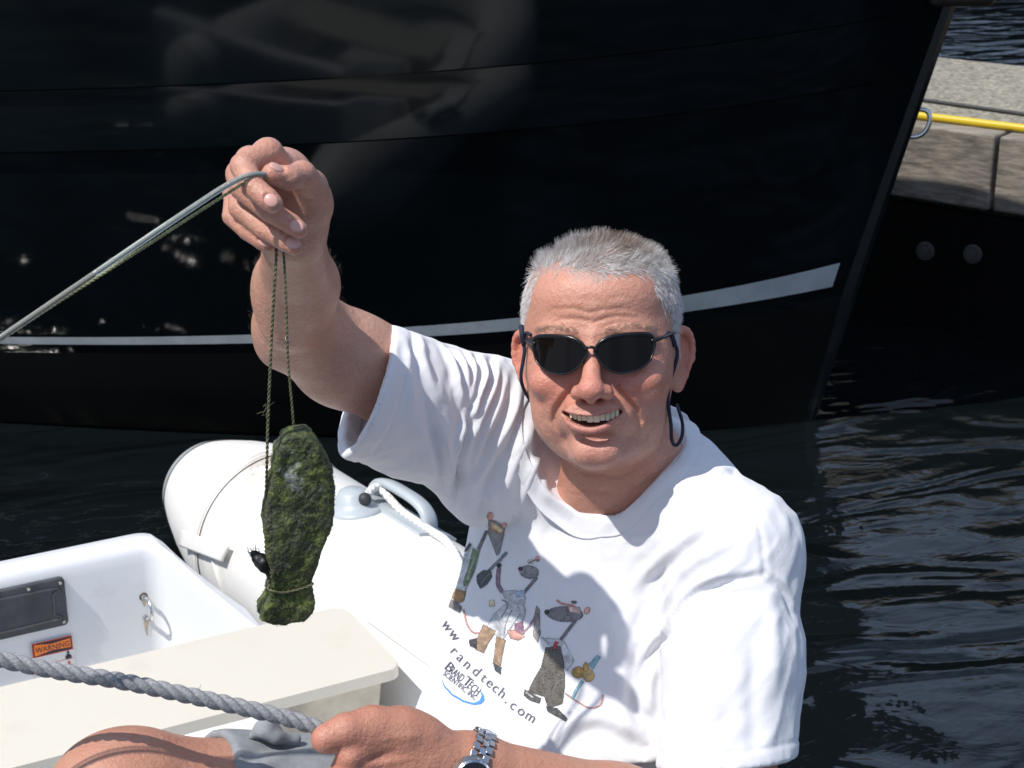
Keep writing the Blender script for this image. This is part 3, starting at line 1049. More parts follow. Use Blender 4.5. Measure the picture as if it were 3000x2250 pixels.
sticker = rect('warning_sticker', su0 - 0.002, su1 + 0.002, sv1 - 0.086, sv1, wv0, WHITEV, o_tr)
rect('sticker_border', su0 - 0.001, su1 + 0.001, sv1 - 0.0275, sv1 - 0.0005, wv0 + 0.0004, REDP, sticker)
rect('sticker_field', su0 + 0.001, su1 - 0.001, sv1 - 0.0255, sv1 - 0.0025, wv0 + 0.0008, DARKP, sticker)
V = [tw(su0 + 0.0025, sv1 - 0.0215, wv0 + 0.0012), tw(su0 + 0.0025, sv1 - 0.0045, wv0 + 0.0012), tw((su0 + su1) / 2, sv1 - 0.0075, wv0 + 0.0012), tw(su1 - 0.0025, sv1 - 0.003, wv0 + 0.0012), tw(su1 - 0.0025, sv1 - 0.0245, wv0 + 0.0012), tw((su0 + su1) / 2, sv1 - 0.0195, wv0 + 0.0012)]
bm = bmesh.new()
bm.faces.new([bm.verts.new(q) for q in V])
link('orange_banner', bm_mesh('orange_banner', bm), ORANGE, sticker, smooth=False)
for q in (0.043, 0.060, 0.076):
    rect('red_line', su0 - 0.001, su1 + 0.001, sv1 - q - 0.0009, sv1 - q, wv0 + 0.0006, REDP, sticker)
def flat_text(name, body, u_left, v_base, w, width, height, mat, parent):
    cu = bpy.data.curves.new(name, 'FONT'); cu.body = body; cu.size = 1.0; cu.resolution_u = 2
    o = bpy.data.objects.new(name, cu); COL.objects.link(o)
    dg = bpy.context.evaluated_depsgraph_get()
    me = bpy.data.meshes.new_from_object(o.evaluated_get(dg))
    bpy.data.objects.remove(o)
    co_ = np.array([v.co[:] for v in me.vertices])
    mn, mx = co_.min(0), co_.max(0)
    X = (co_[:, 0] - mn[0]) / (mx[0] - mn[0]) * width; Y = (co_[:, 1] - mn[1]) / (mx[1] - mn[1]) * height
    for v, x, y in zip(me.vertices, X, Y):
        v.co = tw(u_left - x, v_base + y, w)
    return link(name, me, mat, parent, smooth=False)
flat_text('warning_lettering', 'WARNING', su1 - 0.0045, sv1 - 0.0190, wv0 + 0.0016, su1 - su0 - 0.009, 0.0100, DARKP, sticker)
flat_text('yes_lettering', 'YES', su1 - 0.004, sv1 - 0.0395, wv0 + 0.0008, 0.011, 0.0055, DARKP, sticker)
for k, (vq, mt) in enumerate(((0.037, DARKP), (0.056, REDP), (0.072, DARKP))):
    bm = bmesh.new()
    for (x, y, rx, ry) in ((0, 0.0105, 0.0022, 0.0022), (0, 0.003, 0.0034, 0.0052), (-0.004, 0.001, 0.0012, 0.004), (0.004, 0.001, 0.0012, 0.004)):
        bm.faces.new([bm.verts.new(tw(su0 + 0.008 + x + rx * math.cos(a), sv1 - vq - 0.004 + y + ry * math.sin(a), wv0 + 0.0009 + k * 1e-5 + 0.0001 * (x > 0))) for a in np.linspace(0, 2 * np.pi, 14, endpoint=False)])
    link('figure_symbol', bm_mesh('figure_symbol', bm), mt, sticker, smooth=False)

# ---- thwart: cream board with rounded corners on a moulded support
m = NT('cream_thwart_board')
m.set(Roughness=0.5)
cd = m.noise(14, 5, 0.6)
m.color(m.mix(m.ramp(cd, [(0.55, 0.0), (0.8, 0.5)]), (0.64, 0.60, 0.51), (0.56, 0.51, 0.42)))
m.bump(m.noise(35, 4), 0.08, 0.002)
CREAM = m.m
CREAM_EDGE = plain('thwart_edge_wood', (0.50, 0.46, 0.38), 0.6, var=0.12, vscale=40)
def sw(u, v, z):
    """thwart coordinates: u from its right end to the left, v aft from its front edge"""
    return A_ + T_ * u - F_ * v + U_ * (z - DZ)
SWD = 0.2305
outl = []
r = 0.022
def arc_pts(cu, cv, a0, a1, n=7):
    return [(cu + r * math.cos(R_(a)), cv + r * math.sin(R_(a))) for a in np.linspace(a0, a1, n)]
outl = arc_pts(r, r, 180, 270) + arc_pts(1.05 - r, r, 270, 360) + arc_pts(1.05 - r, SWD - r, 0, 90) + arc_pts(r, SWD - r, 90, 180)
bm = bmesh.new()
topv = [bm.verts.new(sw(u, v, DZ)) for u, v in outl]
botv = [bm.verts.new(sw(u, v, DZ - 0.019)) for u, v in outl]
ft = bm.faces.new(topv); bm.faces.new(botv[::-1])
for i in range(len(outl)):
    j = (i + 1) % len(outl)
    bm.faces.new((topv[i], topv[j], botv[j], botv[i]))
bmesh.ops.bevel(bm, geom=list(ft.edges), offset=0.003, segments=2, profile=0.5, affect='EDGES')
o_th = link('thwart', bm_mesh('thwart', bm), CREAM, dinghy, smooth=False)
# support box under the right end
bm = bmesh.new()
loop_t = [(0.012, 0.035), (0.012, SWD - 0.03), (0.155, SWD - 0.03), (0.155, 0.035)]
tv = [bm.verts.new(sw(u, v, DZ - 0.0195)) for u, v in loop_t]
bv = [bm.verts.new(sw(u + 0.02 * (1 if u < .1 else -.4), v + 0.012 * (1 if v < .1 else -1), DZ - 0.25)) for u, v in loop_t]
for i in range(4):
    j = (i + 1) % 4
    bm.faces.new((tv[i], tv[j], bv[j], bv[i]))
bm.faces.new(bv); bm.faces.new(tv[::-1])
es = [e for e in bm.edges if abs(e.verts[0].co.z - e.verts[1].co.z) > 0.1]
bmesh.ops.bevel(bm, geom=es, offset=0.02, segments=4, profile=0.5, affect='EDGES')
link('thwart_support', bm_mesh('thwart_support', bm), CREAM_EDGE, o_th, smooth=True).modifiers.new('e', 'EDGE_SPLIT')
# moulded white floor between the tubes
V, Q = [], []
nu, nv = 20, 24
for i in range(nu + 1):
    for j in range(nv + 1):
        u = -0.10 + 1.25 * i / nu; v = 0.55 - 1.75 * j / nv
        e = abs(i / nu - 0.5) * 2
        V.append(A_ + T_ * u - F_ * v + U_ * (0.085 + 0.06 * e ** 4 - DZ))
for i in range(nu):
    for j in range(nv):
        a = i * (nv + 1) + j; Q.append([a, a + nv + 1, a + nv + 2, a + 1])
link('floor', np_mesh('floor', V, np.array(Q)), GELW, dinghy)
# inner bottom flap line
sm = [ray_tube(*q, 0.001) for q in ((213, 560), (219, 580), (226, 600), (233, 625), (242, 648))]
sm = np.array([q for q in sm if q is not None])
if len(sm) > 2:
    V, Q = tube_vq(resample(catmull(sm, 4), 0.004), 0.0045, 8)
    link('bonding_seam', np_mesh('bonding_seam', V, Q), HYP, dinghy)

# ================================================================ THE MAN: skin material
m = NT('skin')
m.set(Roughness=0.46)
m.b.inputs['Subsurface Weight'].default_value = 0.10
m.b.inputs['Subsurface Radius'].default_value = (0.012, 0.005, 0.0028)
m.b.inputs['Subsurface Scale'].default_value = 0.35
at = m.attr('tint')
fine = m.noise(330, 4, 0.65)
blot = m.noise(55, 4, 0.6)
c = m.mix(m.ramp(blot, [(0.32, 0.0), (0.72, 0.42)]), at, (0.50, 0.19, 0.13))
c = m.mix(m.ramp(fine, [(0.35, 0.0), (0.75, 0.42)]), c, (0.36, 0.155, 0.10))
m.color(c)
nb = m.bump(m.noise(800, 2, 0.6), 0.45, 0.0008)
nb = m.bump(m.noise(210, 4, 0.65), 0.6, 0.0022, nb)
m.bump(m.noise(75, 6, 0.7), 0.30, 0.0045, nb)
m.l(m.ramp(m.noise(40, 3), [(0.35, 0.32), (0.65, 0.48)]), m.b.inputs['Roughness'])
SKIN = m.m

# head frame in millimetres: x to the viewer's right, y up, z out of the face; eye line at y=0, ears at z=0
HY, HP, HR = R_(-9.0), R_(2.0), R_(1.0)
HO = P(601, 352, 1.80)
ry = np.array([[math.cos(HY), 0, math.sin(HY)], [0, 1, 0], [-math.sin(HY), 0, math.cos(HY)]])
rx = np.array([[1, 0, 0], [0, math.cos(HP), -math.sin(HP)], [0, math.sin(HP), math.cos(HP)]])
rz = np.array([[math.cos(HR), -math.sin(HR), 0], [math.sin(HR), math.cos(HR), 0], [0, 0, 1]])
HRm = rz @ ry @ rx
def H2W(v):
    return W(np.asarray(v, float) * 0.001 @ HRm.T + HO)
def W2H(w):
    c = (np.asarray(w, float) - CAM) @ C2W
    return (c - HO) @ HRm * 1000.0

def build_head():
    g = Grid((-112, -205, -128), (125, 135, 130), 1.5)
    S = (-1, 1)
    # skull and face masses
    g.ell((0, 46, -14), (84, 73, 97), 10)
    g.ell((0, 12, 10), (78, 60, 73), 14)
    g.ell((-1, -30, 8), (74, 72, 70), 14)
    for s in S:
        g.ell((s * 38 - 1, -64, 14), (33, 38, 44), 14)          # jowls
        g.ell((s * 58, -14, 20), (18, 34, 33), 14)          # cheek bone side
        g.ell((s * 30, 20, 65), (26, 9, 15), 14)            # brow
        g.ell((s * 43, -29, 57), (26, 19, 20), 12)          # cheek raised by the smile
    g.ell((0, 58, 40), (60, 34, 43), 18)                    # forehead
    g.ell((0, -62, 50), (41, 30, 36), 14)                   # mouth mound
    g.ell((0, -99, 53), (31, 22, 27), 12)                   # chin
    for s in S:
        g.ell((s * 10, -101, 66), (13, 12, 13), 8)
    # neck and double chin
    g.ell((4, -96, 12), (54, 27, 44), 14)
    g.cone((8, -70, -28), (30, -200, -92), 54, 54, 14)
    g.cone((34, -112, -48), (88, -190, -100), 40, 44, 26)
    g.cone((-16, -126, -36), (-34, -200, -90), 32, 42, 24)
    # eye sockets, then lids
    for s in S:
        g.ell((s * 33, 3, 86), (23, 12, 17), 9, 's')
        g.ell((s * 32, 0, 66), (15, 13, 13), 5)
    # nose
    g.cone((0, 16, 78), (0, 0, 83), 9, 7.5, 9)
    g.cone((0, 0, 83), (0, -33, 103), 7.5, 11.0, 7)
    g.ell((0, -36.5, 105), (13.0, 11.5, 12), 6)
    for s in S:
        g.ell((s * 14.5, -39, 93), (8.0, 8.0, 12), 6.5)
        g.ell((s * 7.5, -48.5, 102), (4.2, 5.0, 7), 2.5, 's')
    g.ell((0, -45, 101), (4.2, 5.5, 8), 4)
    # lips and mouth
    g.ell((0, -55, 83), (27, 7.0, 10), 7)
    MX = -3.0
    ul = [(x + MX, -62.0 + 0.0060 * x * x, 92 - 0.0125 * x * x) for x in np.linspace(-29, 29, 13)]
    ll = [(x + MX, -77.5 + 0.0165 * x * x, 90.5 - 0.0140 * x * x) for x in np.linspace(-27, 27, 11)]
    g.chain(ul, [1.6] + [2.2] * 11 + [1.6], 3.0)
    g.chain(ll, [1.6] + [3.5] * 9 + [1.6], 3.5)
    for x in np.linspace(-28, 28, 27):
        q = 1 - (x / 29) ** 2
        yc = -68.3 + 0.0105 * x * x
        g.ell((x + MX, yc, 90 - 0.0140 * x * x), (3.5, 1.3 + 4.2 * q, 16), 1.5, 's')
    for s in S:
        g.ell((s * 32 + MX, -58.5, 80), (4.5, 4.5, 5), 5, 's')         # corner dimples
    g.groove2([(-22, -85), (0, -88), (20, -85)], 5.0, 3.2, 40)
    # smile folds
    for s in S:
        g.groove2([(s * 19, -30), (s * 25, -38), (s * 33, -47), (s * 41, -58), (s * 44, -70), (s * 40, -84)], 3.0, 3.4, 30)
        g.groove2([(s * 24, -33), (s * 36, -42), (s * 48, -56), (s * 52, -68)], 6.5, -2.2, 30)
        g.groove2([(s * 54, -56), (s * 56, -72), (s * 48, -92)], 3.6, 1.6, 20)
        g.groove2([(s * 35, -80), (s * 31, -94), (s * 24, -106)], 4.0, 1.4, 30)
        g.groove2([(s * 12, -8), (s * 22, -17), (s * 38, -20), (s * 52, -14)], 3.2, 1.5, 40)
        for q in range(3):                                   # crow's feet
            g.groove2([(s * 61, 2 - 6 * q), (s * 67, 0 - 9 * q), (s * 71, -2 - 12 * q)], 1.6, 0.5, 10)
    # forehead wrinkles
    g.groove2([(-54, 38), (-38, 46), (-16, 46), (-2, 41), (12, 44), (36, 45), (54, 36)], 1.9, 0.95, 30)
    g.groove2([(-48, 30), (-30, 36), (-12, 35), (2, 32), (22, 37), (44, 35), (58, 24)], 2.0, 1.05, 30)
    g.groove2([(8, 26), (26, 31), (44, 29), (57, 18)], 1.8, 0.95, 30)
    g.groove2([(-42, 54), (-20, 57), (5, 54), (30, 57), (46, 53)], 2.4, 0.35, 30)
    g.groove2([(-5, 8), (-6, 18), (-4, 27)], 2.0, 0.6, 50)
    g.groove2([(4, 9), (6, 20)], 2.0, 0.6, 50)
    # neck creases
    g.groove2([(-46, -112), (-20, -128), (15, -132), (48, -116), (74, -86)], 3.0, 1.6, -60)
    g.groove2([(-30, -144), (20, -152), (55, -136), (84, -104)], 3.4, 1.3, -80)
    # ears
    for s in S:
        out = np.array([s * 0.64, 0, -0.77]); fw = np.array([s * 0.77, 0, 0.64]); up = np.array([s * 0.13, 0.99, -0.05])
        rot = np.stack([np.cross(up, out) , up, out], 1)
        rot /= np.linalg.norm(rot, axis=0)
        c = np.array([s * 75, -8, -6])
        e = c + out * (9 if s < 0 else 7.5)
        ax = rot
        loc = lambda a, b, d=0: e + rot[:, 0] * a * (1 if s > 0 else 1) + rot[:, 1] * b + fw * d
        g.ell(e, (5.5, 29, 17), 5, 'u', np.stack([fw, rot[:, 1], out], 1))
        rim = []
        for a in np.linspace(-75, 235, 18):
            rr = R_(a)
            rim.append(e + out * (16.5 * math.cos(rr) * (1 if math.sin(rr) > -0.3 else 0.75)) + rot[:, 1] * (30 * math.sin(rr)) + fw * (3.2 + 1.5 * math.cos(rr)))
        g.chain(rim[:15], [4.0] * 15, 2.5)
        g.ell(e + out * 1 - rot[:, 1] * 1 + fw * 6.5, (6.0, 18, 9.0), 3, 's', np.stack([fw, rot[:, 1], out], 1))
        g.ell(e + out * 5 + rot[:, 1] * 14 + fw * 6, (3.8, 9, 6.0), 3, 's', np.stack([fw, rot[:, 1], out], 1))
        g.ell(e + out * 3 - rot[:, 1] * 29 + fw * 1, (6, 8, 8.5), 4, 'u', np.stack([fw, rot[:, 1], out], 1))   # lobe
        g.ell(e - out * 11 - rot[:, 1] * 6 + fw * 5, (4, 6, 4.5), 3)                                              # tragus
        g.ell(c - np.array([s * 6, 0, 0]), (16, 24, 12), 8)
    V, Q = g.mesh()
    V = relax(V, Q, 1, 0.35)
    return V, Q

HV, HQ = build_head()

def hair_amount(v):
    """0..1 hair coverage at head-frame points"""
    x, y, z = v[:, 0], v[:, 1], v[:, 2]
    # front hairline height as a function of x: middle tuft hangs lower, corners recede
    xl = np.array([-84, -74, -66, -55, -42, -28, -10, 6, 22, 38, 52, 62, 72, 84])
    yl = np.array([10, 36, 62, 84, 86, 82, 76, 73, 76, 82, 82, 66, 38, 10])
    hl = np.interp(x, xl, yl)
    front = smooth01(y - hl + 5 * vnoise(v, 0.11, 17), -5, 7)
    # sides and back: behind the temple line
    side = smooth01(-z + (0.42 * (y - 20)) + 30 - 6, -4, 5) * smooth01(y, -14, -4)
    sb = smooth01(22 - np.abs(z - 18), 0, 5) * 0
    back = smooth01(-z, 20, 30) * smooth01(y, -70, -55)
    a = np.where(z > 36, front, np.maximum(np.maximum(side * smooth01(np.abs(x), 50, 60), front * (y > 50)), back))
    ear = (np.abs(x) > 82) & (y < 34)
    return np.where(ear, 0, a)

def head_colors(V, Q):
    x, y, z = V[:, 0], V[:, 1], V[:, 2]
    base = np.array([0.61, 0.305, 0.215])
    red = np.array([0.60, 0.195, 0.145])
    tan = np.array([0.46, 0.26, 0.17])
    C = np.tile(base, (len(V), 1))
    def blend(mask, col):
        nonlocal C
        C = C * (1 - mask[:, None]) + np.asarray(col) * mask[:, None]
    G3 = lambda cx, cy, cz, r: np.exp(-(((x - cx) ** 2 + (y - cy) ** 2 + (z - cz) ** 2) / r ** 2))
    blend(0.75 * G3(0, -38, 104, 24), red)
    for s in (-1, 1):
        blend(0.75 * G3(s * 42, -30, 66, 32), red)
        blend(0.5 * smooth01(np.abs(x), 80, 90) * (y < 40) * (y > -50), red)
    blend(0.55 * G3(0, -100, 78, 26), red)
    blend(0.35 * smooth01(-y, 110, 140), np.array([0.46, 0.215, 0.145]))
    # beard shade on jaw and lip
    st = smooth01(-y, 48, 62) * smooth01(-(y), -200, 112) * smooth01(z, 0, 30)
    sp_ = vnoise(V, 0.45, 3) * 0.5 + 0.5
    blend(0.20 * st * (0.4 + sp_), np.array([0.42, 0.34, 0.30]))
    # lips
    xm = x + 3.0
    yu = -61.7 + 0.0060 * xm * xm; yd = -78.0 + 0.0165 * xm * xm
    lip = (np.exp(-((y - yu) / 2.6) ** 2) * 0.6 + np.exp(-((y - yd) / 3.4) ** 2)) * smooth01(32 - np.abs(xm), 0, 8) * (z > 60)
    blend(np.clip(0.75 * lip, 0, 1), np.array([0.50, 0.17, 0.15]))
    # mouth inside
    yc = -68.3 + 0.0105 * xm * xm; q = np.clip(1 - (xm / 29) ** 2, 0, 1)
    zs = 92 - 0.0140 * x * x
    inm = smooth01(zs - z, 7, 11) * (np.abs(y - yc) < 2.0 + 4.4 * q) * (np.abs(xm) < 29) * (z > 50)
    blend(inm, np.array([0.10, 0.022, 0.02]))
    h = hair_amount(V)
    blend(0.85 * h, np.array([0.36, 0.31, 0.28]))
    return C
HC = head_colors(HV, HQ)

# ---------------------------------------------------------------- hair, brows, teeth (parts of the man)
def hair_strands(V, Q, N, weight, count, length, lay, width, colf, seg=3, seed=1):
    """thin three-sided tapered strands growing on a mesh; everything in the head frame (mm)"""
    rs = np.random.default_rng(seed)
    cen = V[Q].mean(1)
    w = weight(cen)
    area = np.linalg.norm(np.cross(V[Q[:, 2]] - V[Q[:, 0]], V[Q[:, 3]] - V[Q[:, 1]]), axis=1)
    pr = w * area; pr = pr / pr.sum()
    f = rs.choice(len(Q), count, p=pr)
    u, v = rs.random(count)[:, None], rs.random(count)[:, None]
    a, b, c, d = (V[Q[f, i]] for i in range(4))
    root = (a * (1 - u) + b * u) * (1 - v) + (d * (1 - u) + c * u) * v
    nrm = N[Q[f, 0]]
    L = length(root, rs)
    D = lay(root, nrm, rs)
    D /= np.linalg.norm(D, axis=1, keepdims=True)
    pts = []
    for k in range(seg + 1):
        t = k / seg
        # grow out along the normal first, then lie down
        dirn = nrm * (1 - t) * 0.40 + D * (0.60 + 0.40 * t)
        dirn /= np.linalg.norm(dirn, axis=1, keepdims=True)
        pts.append(root - nrm * 0.4 if k == 0 else pts[-1] + dirn * (L / seg)[:, None])
    pts = np.stack(pts, 1)                                     # n, seg+1, 3
    tan = pts[:, -1] - pts[:, 0]; tan /= np.linalg.norm(tan, axis=1, keepdims=True)
    e1 = np.cross(tan, rs.normal(size=tan.shape)); e1 /= np.linalg.norm(e1, axis=1, keepdims=True)
    e2 = np.cross(tan, e1)
    VV = []
    for k in range(seg + 1):
        wd = width * (1 - 0.75 * k / seg)
        for a3 in (0, 2.094, 4.189):
            VV.append(pts[:, k] + wd * (math.cos(a3) * e1 + math.sin(a3) * e2))
    VV = np.stack(VV, 1)
    n3 = (seg + 1) * 3
    F = []
    for k in range(seg):
        for j in range(3):
            j2 = (j + 1) % 3
            F.append([k * 3 + j, k * 3 + j2, k * 3 + 3 + j2, k * 3 + 3 + j])
    F = np.array(F)
    QQ = (F[None] + (np.arange(count) * n3)[:, None, None]).reshape(-1, 4)
    CC = np.repeat(colf(root, rs), n3, axis=0)
    return VV.reshape(-1, 3), QQ, CC

HN = vnormals(HV, HQ)
def lay_dir(r, n, rs):
    x, y, z = r[:, 0], r[:, 1], r[:, 2]
    top = smooth01(y, 70, 100)
    front = smooth01(z, 10, 60)
    D = np.zeros_like(r)
    # sides: down and back; top: forward, a bit to the right and up; fringe: combed to the right
    D[:, 0] = top * (0.30 + 0.45 * front) + (1 - top) * np.sign(x) * 0.12
    D[:, 1] = top * (0.30 - 0.15 * front) + (1 - top) * (-0.85)
    D[:, 2] = top * (0.50) + (1 - top) * (-0.30)
    cl = np.stack([vnoise(r, 0.075, 5), vnoise(r, 0.075, 6), vnoise(r, 0.075, 8)], 1)
    D += 0.55 * cl * (0.4 + top[:, None]) + 0.16 * rs.normal(size=r.shape) + n * (0.10 + 0.25 * top[:, None])
    return D
def hair_len(r, rs):
    top = smooth01(r[:, 1], 60, 100)
    return (6.5 + 7.5 * top) * rs.uniform(0.7, 1.25, len(r))
def hair_col(r, rs):
    x, y, z = r[:, 0], r[:, 1], r[:, 2]
    white = np.array([0.88, 0.87, 0.86]); grey = np.array([0.50, 0.47, 0.45]); brown = np.array([0.32, 0.22, 0.16])
    dark = np.clip(smooth01(y, 66, 104) * 0.55 + 0.22 * vnoise(r, 0.06, 12), 0, 0.9)
    br = np.exp(-(((x - 22) / 36) ** 2 + ((z - 10) / 48) ** 2)) * smooth01(y, 88, 108)
    k = rs.random(len(r))
    C = np.where((k < 0.25 + 0.55 * (1 - dark))[:, None], white, grey)
    C = np.where((rs.random(len(r)) < 0.85 * br)[:, None], brown, C)
    return C * rs.uniform(0.75, 1.15, (len(r), 1))
m = NT('grey_hair')
m.set(Roughness=0.42)
m.color(m.attr('tint'))
m.b.inputs['Specular IOR Level'].default_value = 0.6
HAIRM = m.m

def build_head_parts(person):
    V1, Q1, C1 = hair_strands(HV, HQ, HN, lambda p: hair_amount(p), 34000, hair_len, lay_dir, 0.21, hair_col, 3, 4)
    link('hair', np_mesh('hair', H2W(V1), Q1, C1), HAIRM, person)
    # brows: short pale hairs above the glasses
    def bw(p):
        x = np.abs(p[:, 0]); yb = 21 + 5 * np.sin(np.clip((x - 12) / 44, 0, 1) * 2.6)
        return np.exp(-((p[:, 1] - yb) / 3.2) ** 2) * (x > 12) * (x < 58) * (p[:, 2] > 30)
    def bl(r, n, rs):
        D = np.zeros_like(r); D[:, 0] = np.sign(r[:, 0]) * 0.9; D[:, 1] = 0.25
        return D + n * 0.25 + 0.2 * rs.normal(size=r.shape)
    for sd in (-1, 1):
        V1, Q1, C1 = hair_strands(HV, HQ, HN, lambda p, sd=sd: bw(p) * (p[:, 0] * sd > 0), 240, lambda r, rs: 6.5 * rs.uniform(0.6, 1.2, len(r)), bl, 0.17, lambda r, rs: np.array([0.26, 0.19, 0.14]) * rs.uniform(0.6, 1.4, (len(r), 1)), 2, 9 + sd)
        link('eyebrow', np_mesh('eyebrow', H2W(V1), Q1, C1), HAIRM, person)
    # stubble: very short pale hairs along the jaw
    def sw_(p):
        return smooth01(-p[:, 1], 80, 96) * (p[:, 1] > -122) * (p[:, 2] > 5) * 1.0 + 0.35 * (np.abs(p[:, 1] + 54) < 7) * (np.abs(p[:, 0]) < 30) * (p[:, 2] > 70)
    V1, Q1, C1 = hair_strands(HV, HQ, HN, sw_, 2600, lambda r, rs: 1.6 * rs.uniform(0.6, 1.3, len(r)), lambda r, n, rs: n + 0.6 * rs.normal(size=r.shape) + np.array([0, -0.5, 0]), 0.08, lambda r, rs: np.array([0.55, 0.50, 0.46]) * rs.uniform(0.5, 1.3, (len(r), 1)), 1, 10)
    link('stubble', np_mesh('stubble', H2W(V1), Q1, C1), HAIRM, person)
    # upper teeth on an arch
    parts = []
    ws = [5.6, 6.2, 7.0, 6.4, 8.4]
    xs_ = [0.0]
    allw = [3.9, 4.4, 4.7, 5.2, 6.6, 6.6, 5.2, 4.7, 4.4, 3.9]
    pos = -sum(allw) / 2 - 0.5
    for i, w in enumerate(allw):
        cx = pos + w / 2; pos += w
        zc = 82.5 - 0.018 * cx * cx
        ang = math.atan(0.036 * cx)
        big = 1.0 - 0.03 * abs(i - 4.5)
        n = 12
        P_, hh = [], []
        for j, y in enumerate(np.linspace(0, 1, 7)):
            yy = -61.2 + 0.006 * cx * cx - (8.6 * big - (0.9 if i in (3, 6) else 0.0) + (0.3 if i in (2, 7) else 0.0)) * y
            k = (1 - max(0, (y - 0.72) / 0.28) ** 2 * 0.22) * (0.94 + 0.06 * y)
            for a in np.linspace(0, 2 * np.pi, n, endpoint=False):
                px_ = 0.56 * w * k * math.copysign(abs(math.cos(a)) ** 0.55, math.cos(a))
                pz_ = (2.6 - 0.9 * y) * math.copysign(abs(math.sin(a)) ** 0.8, math.sin(a))
                P_.append((cx + px_ * math.cos(ang) + pz_ * math.sin(ang), yy, zc - px_ * math.sin(ang) + pz_ * math.cos(ang)))
        Vt = np.array(P_); Qt = []
        for j in range(6):
            for a in range(n):
                Qt.append([j * n + a, j * n + (a + 1) % n, (j + 1) * n + (a + 1) % n, (j + 1) * n + a])
        b = 6 * n
        for a in range(1, n // 2):
            Qt.append([b + a, b + a - 1 if a > 1 else b, b + n - a, b + n - a - 1])
        parts.append((Vt, np.array(Qt)))
    Vt, Qt = join_vq(parts)
    link('teeth', np_mesh('teeth', H2W(Vt), Qt), plain('tooth_enamel', (0.74, 0.66, 0.48), 0.3, var=0.06, vscale=150), person)

# ---------------------------------------------------------------- sunglasses with a neck cord
def build_sunglasses():
    BLK = plain('black_frame_plastic', (0.006, 0.006, 0.007), 0.25)
    m = NT('dark_lens')
    m.set(Base_Color=(0.005, 0.004, 0.0035), Roughness=0.03, IOR=1.24)
    LENS = m.m
    o = empty('sunglasses', tuple(H2W((0, 0, 96))))
    tag(o, 'black wraparound sunglasses with dark lenses and navy neck cord on the man', 'sunglasses')
    zf = lambda x: 99.0 - 0.0070 * x * x
    outl = [(3.5, 2), (7, 8.5), (13, 13.5), (22, 17), (34, 18.5), (46, 19), (55, 18.5), (60, 16), (62, 9.5), (61, 1), (57.5, -8), (49, -15.5), (37, -19.5), (25, -19.5), (15, -14.5), (8, -6.5)]
    for s in (-1, 1):
        q = catmull([np.array([x, y, 0.0]) for x, y in outl], 5, True)
        ring3 = np.array([(s * x, y, zf(x) - 0.02 * y) for x, y, _ in q])
        c = ring3.mean(0)
        V, Q = [], []
        n = len(ring3); steps = 8
        for k in range(steps):
            f = 1 - k / (steps - 1) * 0.9999
            for pnt in ring3:
                x = c[0] + (pnt[0] - c[0]) * f; y = c[1] + (pnt[1] - c[1]) * f
                V.append((x, y, zf(x) - 0.02 * y + 0.8))
        for k in range(steps - 1):
            for j in range(n):
                Q.append([k * n + j, k * n + (j + 1) % n, (k + 1) * n + (j + 1) % n, (k + 1) * n + j])
        Q = np.array(Q)
        if s < 0: Q = Q[:, ::-1]
        link('lens', np_mesh('lens', H2W(np.array(V)), Q), LENS, o)
        rad = np.array([1.2 + 0.9 * smooth01(np.array(y), 2, 14) for x, y, z in ring3]) * 1e-3
        V, Q = tube_vq(H2W(ring3), rad, 8, True)
        link('rim', np_mesh('rim', V, Q), BLK, o)
        tp = catmull([(s * 59, 11, 75), (s * 65, 13, 68), (s * 71, 15, 58), (s * 77, 18, 30), (s * 81, 19, 2), (s * 83, 15, -14), (s * 84, 2, -24)], 5)
        tr = np.interp(np.linspace(0, 1, len(tp)), [0, .15, .35, .7, 1], [2.6, 2.2, 1.7, 2.0, 1.6]) * 1e-3
        V, Q = tube_vq(H2W(tp), tr, 10)
        link('temple', np_mesh('temple', V, Q), BLK, o)
    br = catmull([(-6, 4, 99.5), (-3, 6.2, 101), (0, 6.8, 101.5), (3, 6.2, 101), (6, 4, 99.5)], 5)
    V, Q = tube_vq(H2W(br), 0.0016, 10)
    link('bridge', np_mesh('bridge', V, Q), BLK, o)
    for s in (-1, 1):
        pd = catmull([(s * 8, 0, 97), (s * 9, -4, 93), (s * 9.5, -9, 92)], 4)
        V, Q = tube_vq(H2W(pd), 0.0016, 8)
        link('nose_pad', np_mesh('nose_pad', V, Q), BLK, o)
    NAVY = plain('navy_cord', (0.010, 0.013, 0.035), 0.75, bump=(900, 0.5, 0.0008))
    d = 1.765
    right = [PW(664, 337, 1.745), PW(668, 333, 1.752), PW(672, 340, 1.757), PW(677, 350, 1.762), PW(676, 362, 1.765), PW(671, 378, 1.766), PW(668, 394, 1.763), PW(669, 410, 1.763), PW(671, 425, 1.77), PW(671.5, 438, 1.775), PW(674, 445, 1.778), PW(678, 444, 1.78), PW(682, 436, 1.782), PW(682.5, 424, 1.79), PW(680, 414, 1.80), PW(677, 405, 1.84)]
    tube('cord', resample(catmull(right, 6), 0.002), 0.0019, NAVY, o, 8)
    left = [PW(531, 335, 1.752), PW(526, 333, 1.76), PW(523, 340, 1.766), PW(524.5, 350, 1.765), PW(523, 362, 1.768), PW(521, 374, 1.772), PW(522, 384, 1.778), PW(526, 394, 1.80), PW(532, 402, 1.85)]
    tube('cord', resample(catmull(left, 6), 0.002), 0.0019, NAVY, o, 8)
    sl = catmull([PW(521.5, 326, 1.768), PW(522, 334, 1.762), PW(524, 345, 1.765)], 5)
    tube('cord_sleeve', sl, 0.0027, NAVY, o, 8)
    sl = catmull([PW(666, 333, 1.751), PW(671, 335, 1.755), PW(675, 346, 1.761)], 5)
    tube('cord_sleeve', sl, 0.0027, NAVY, o, 8)
    return o
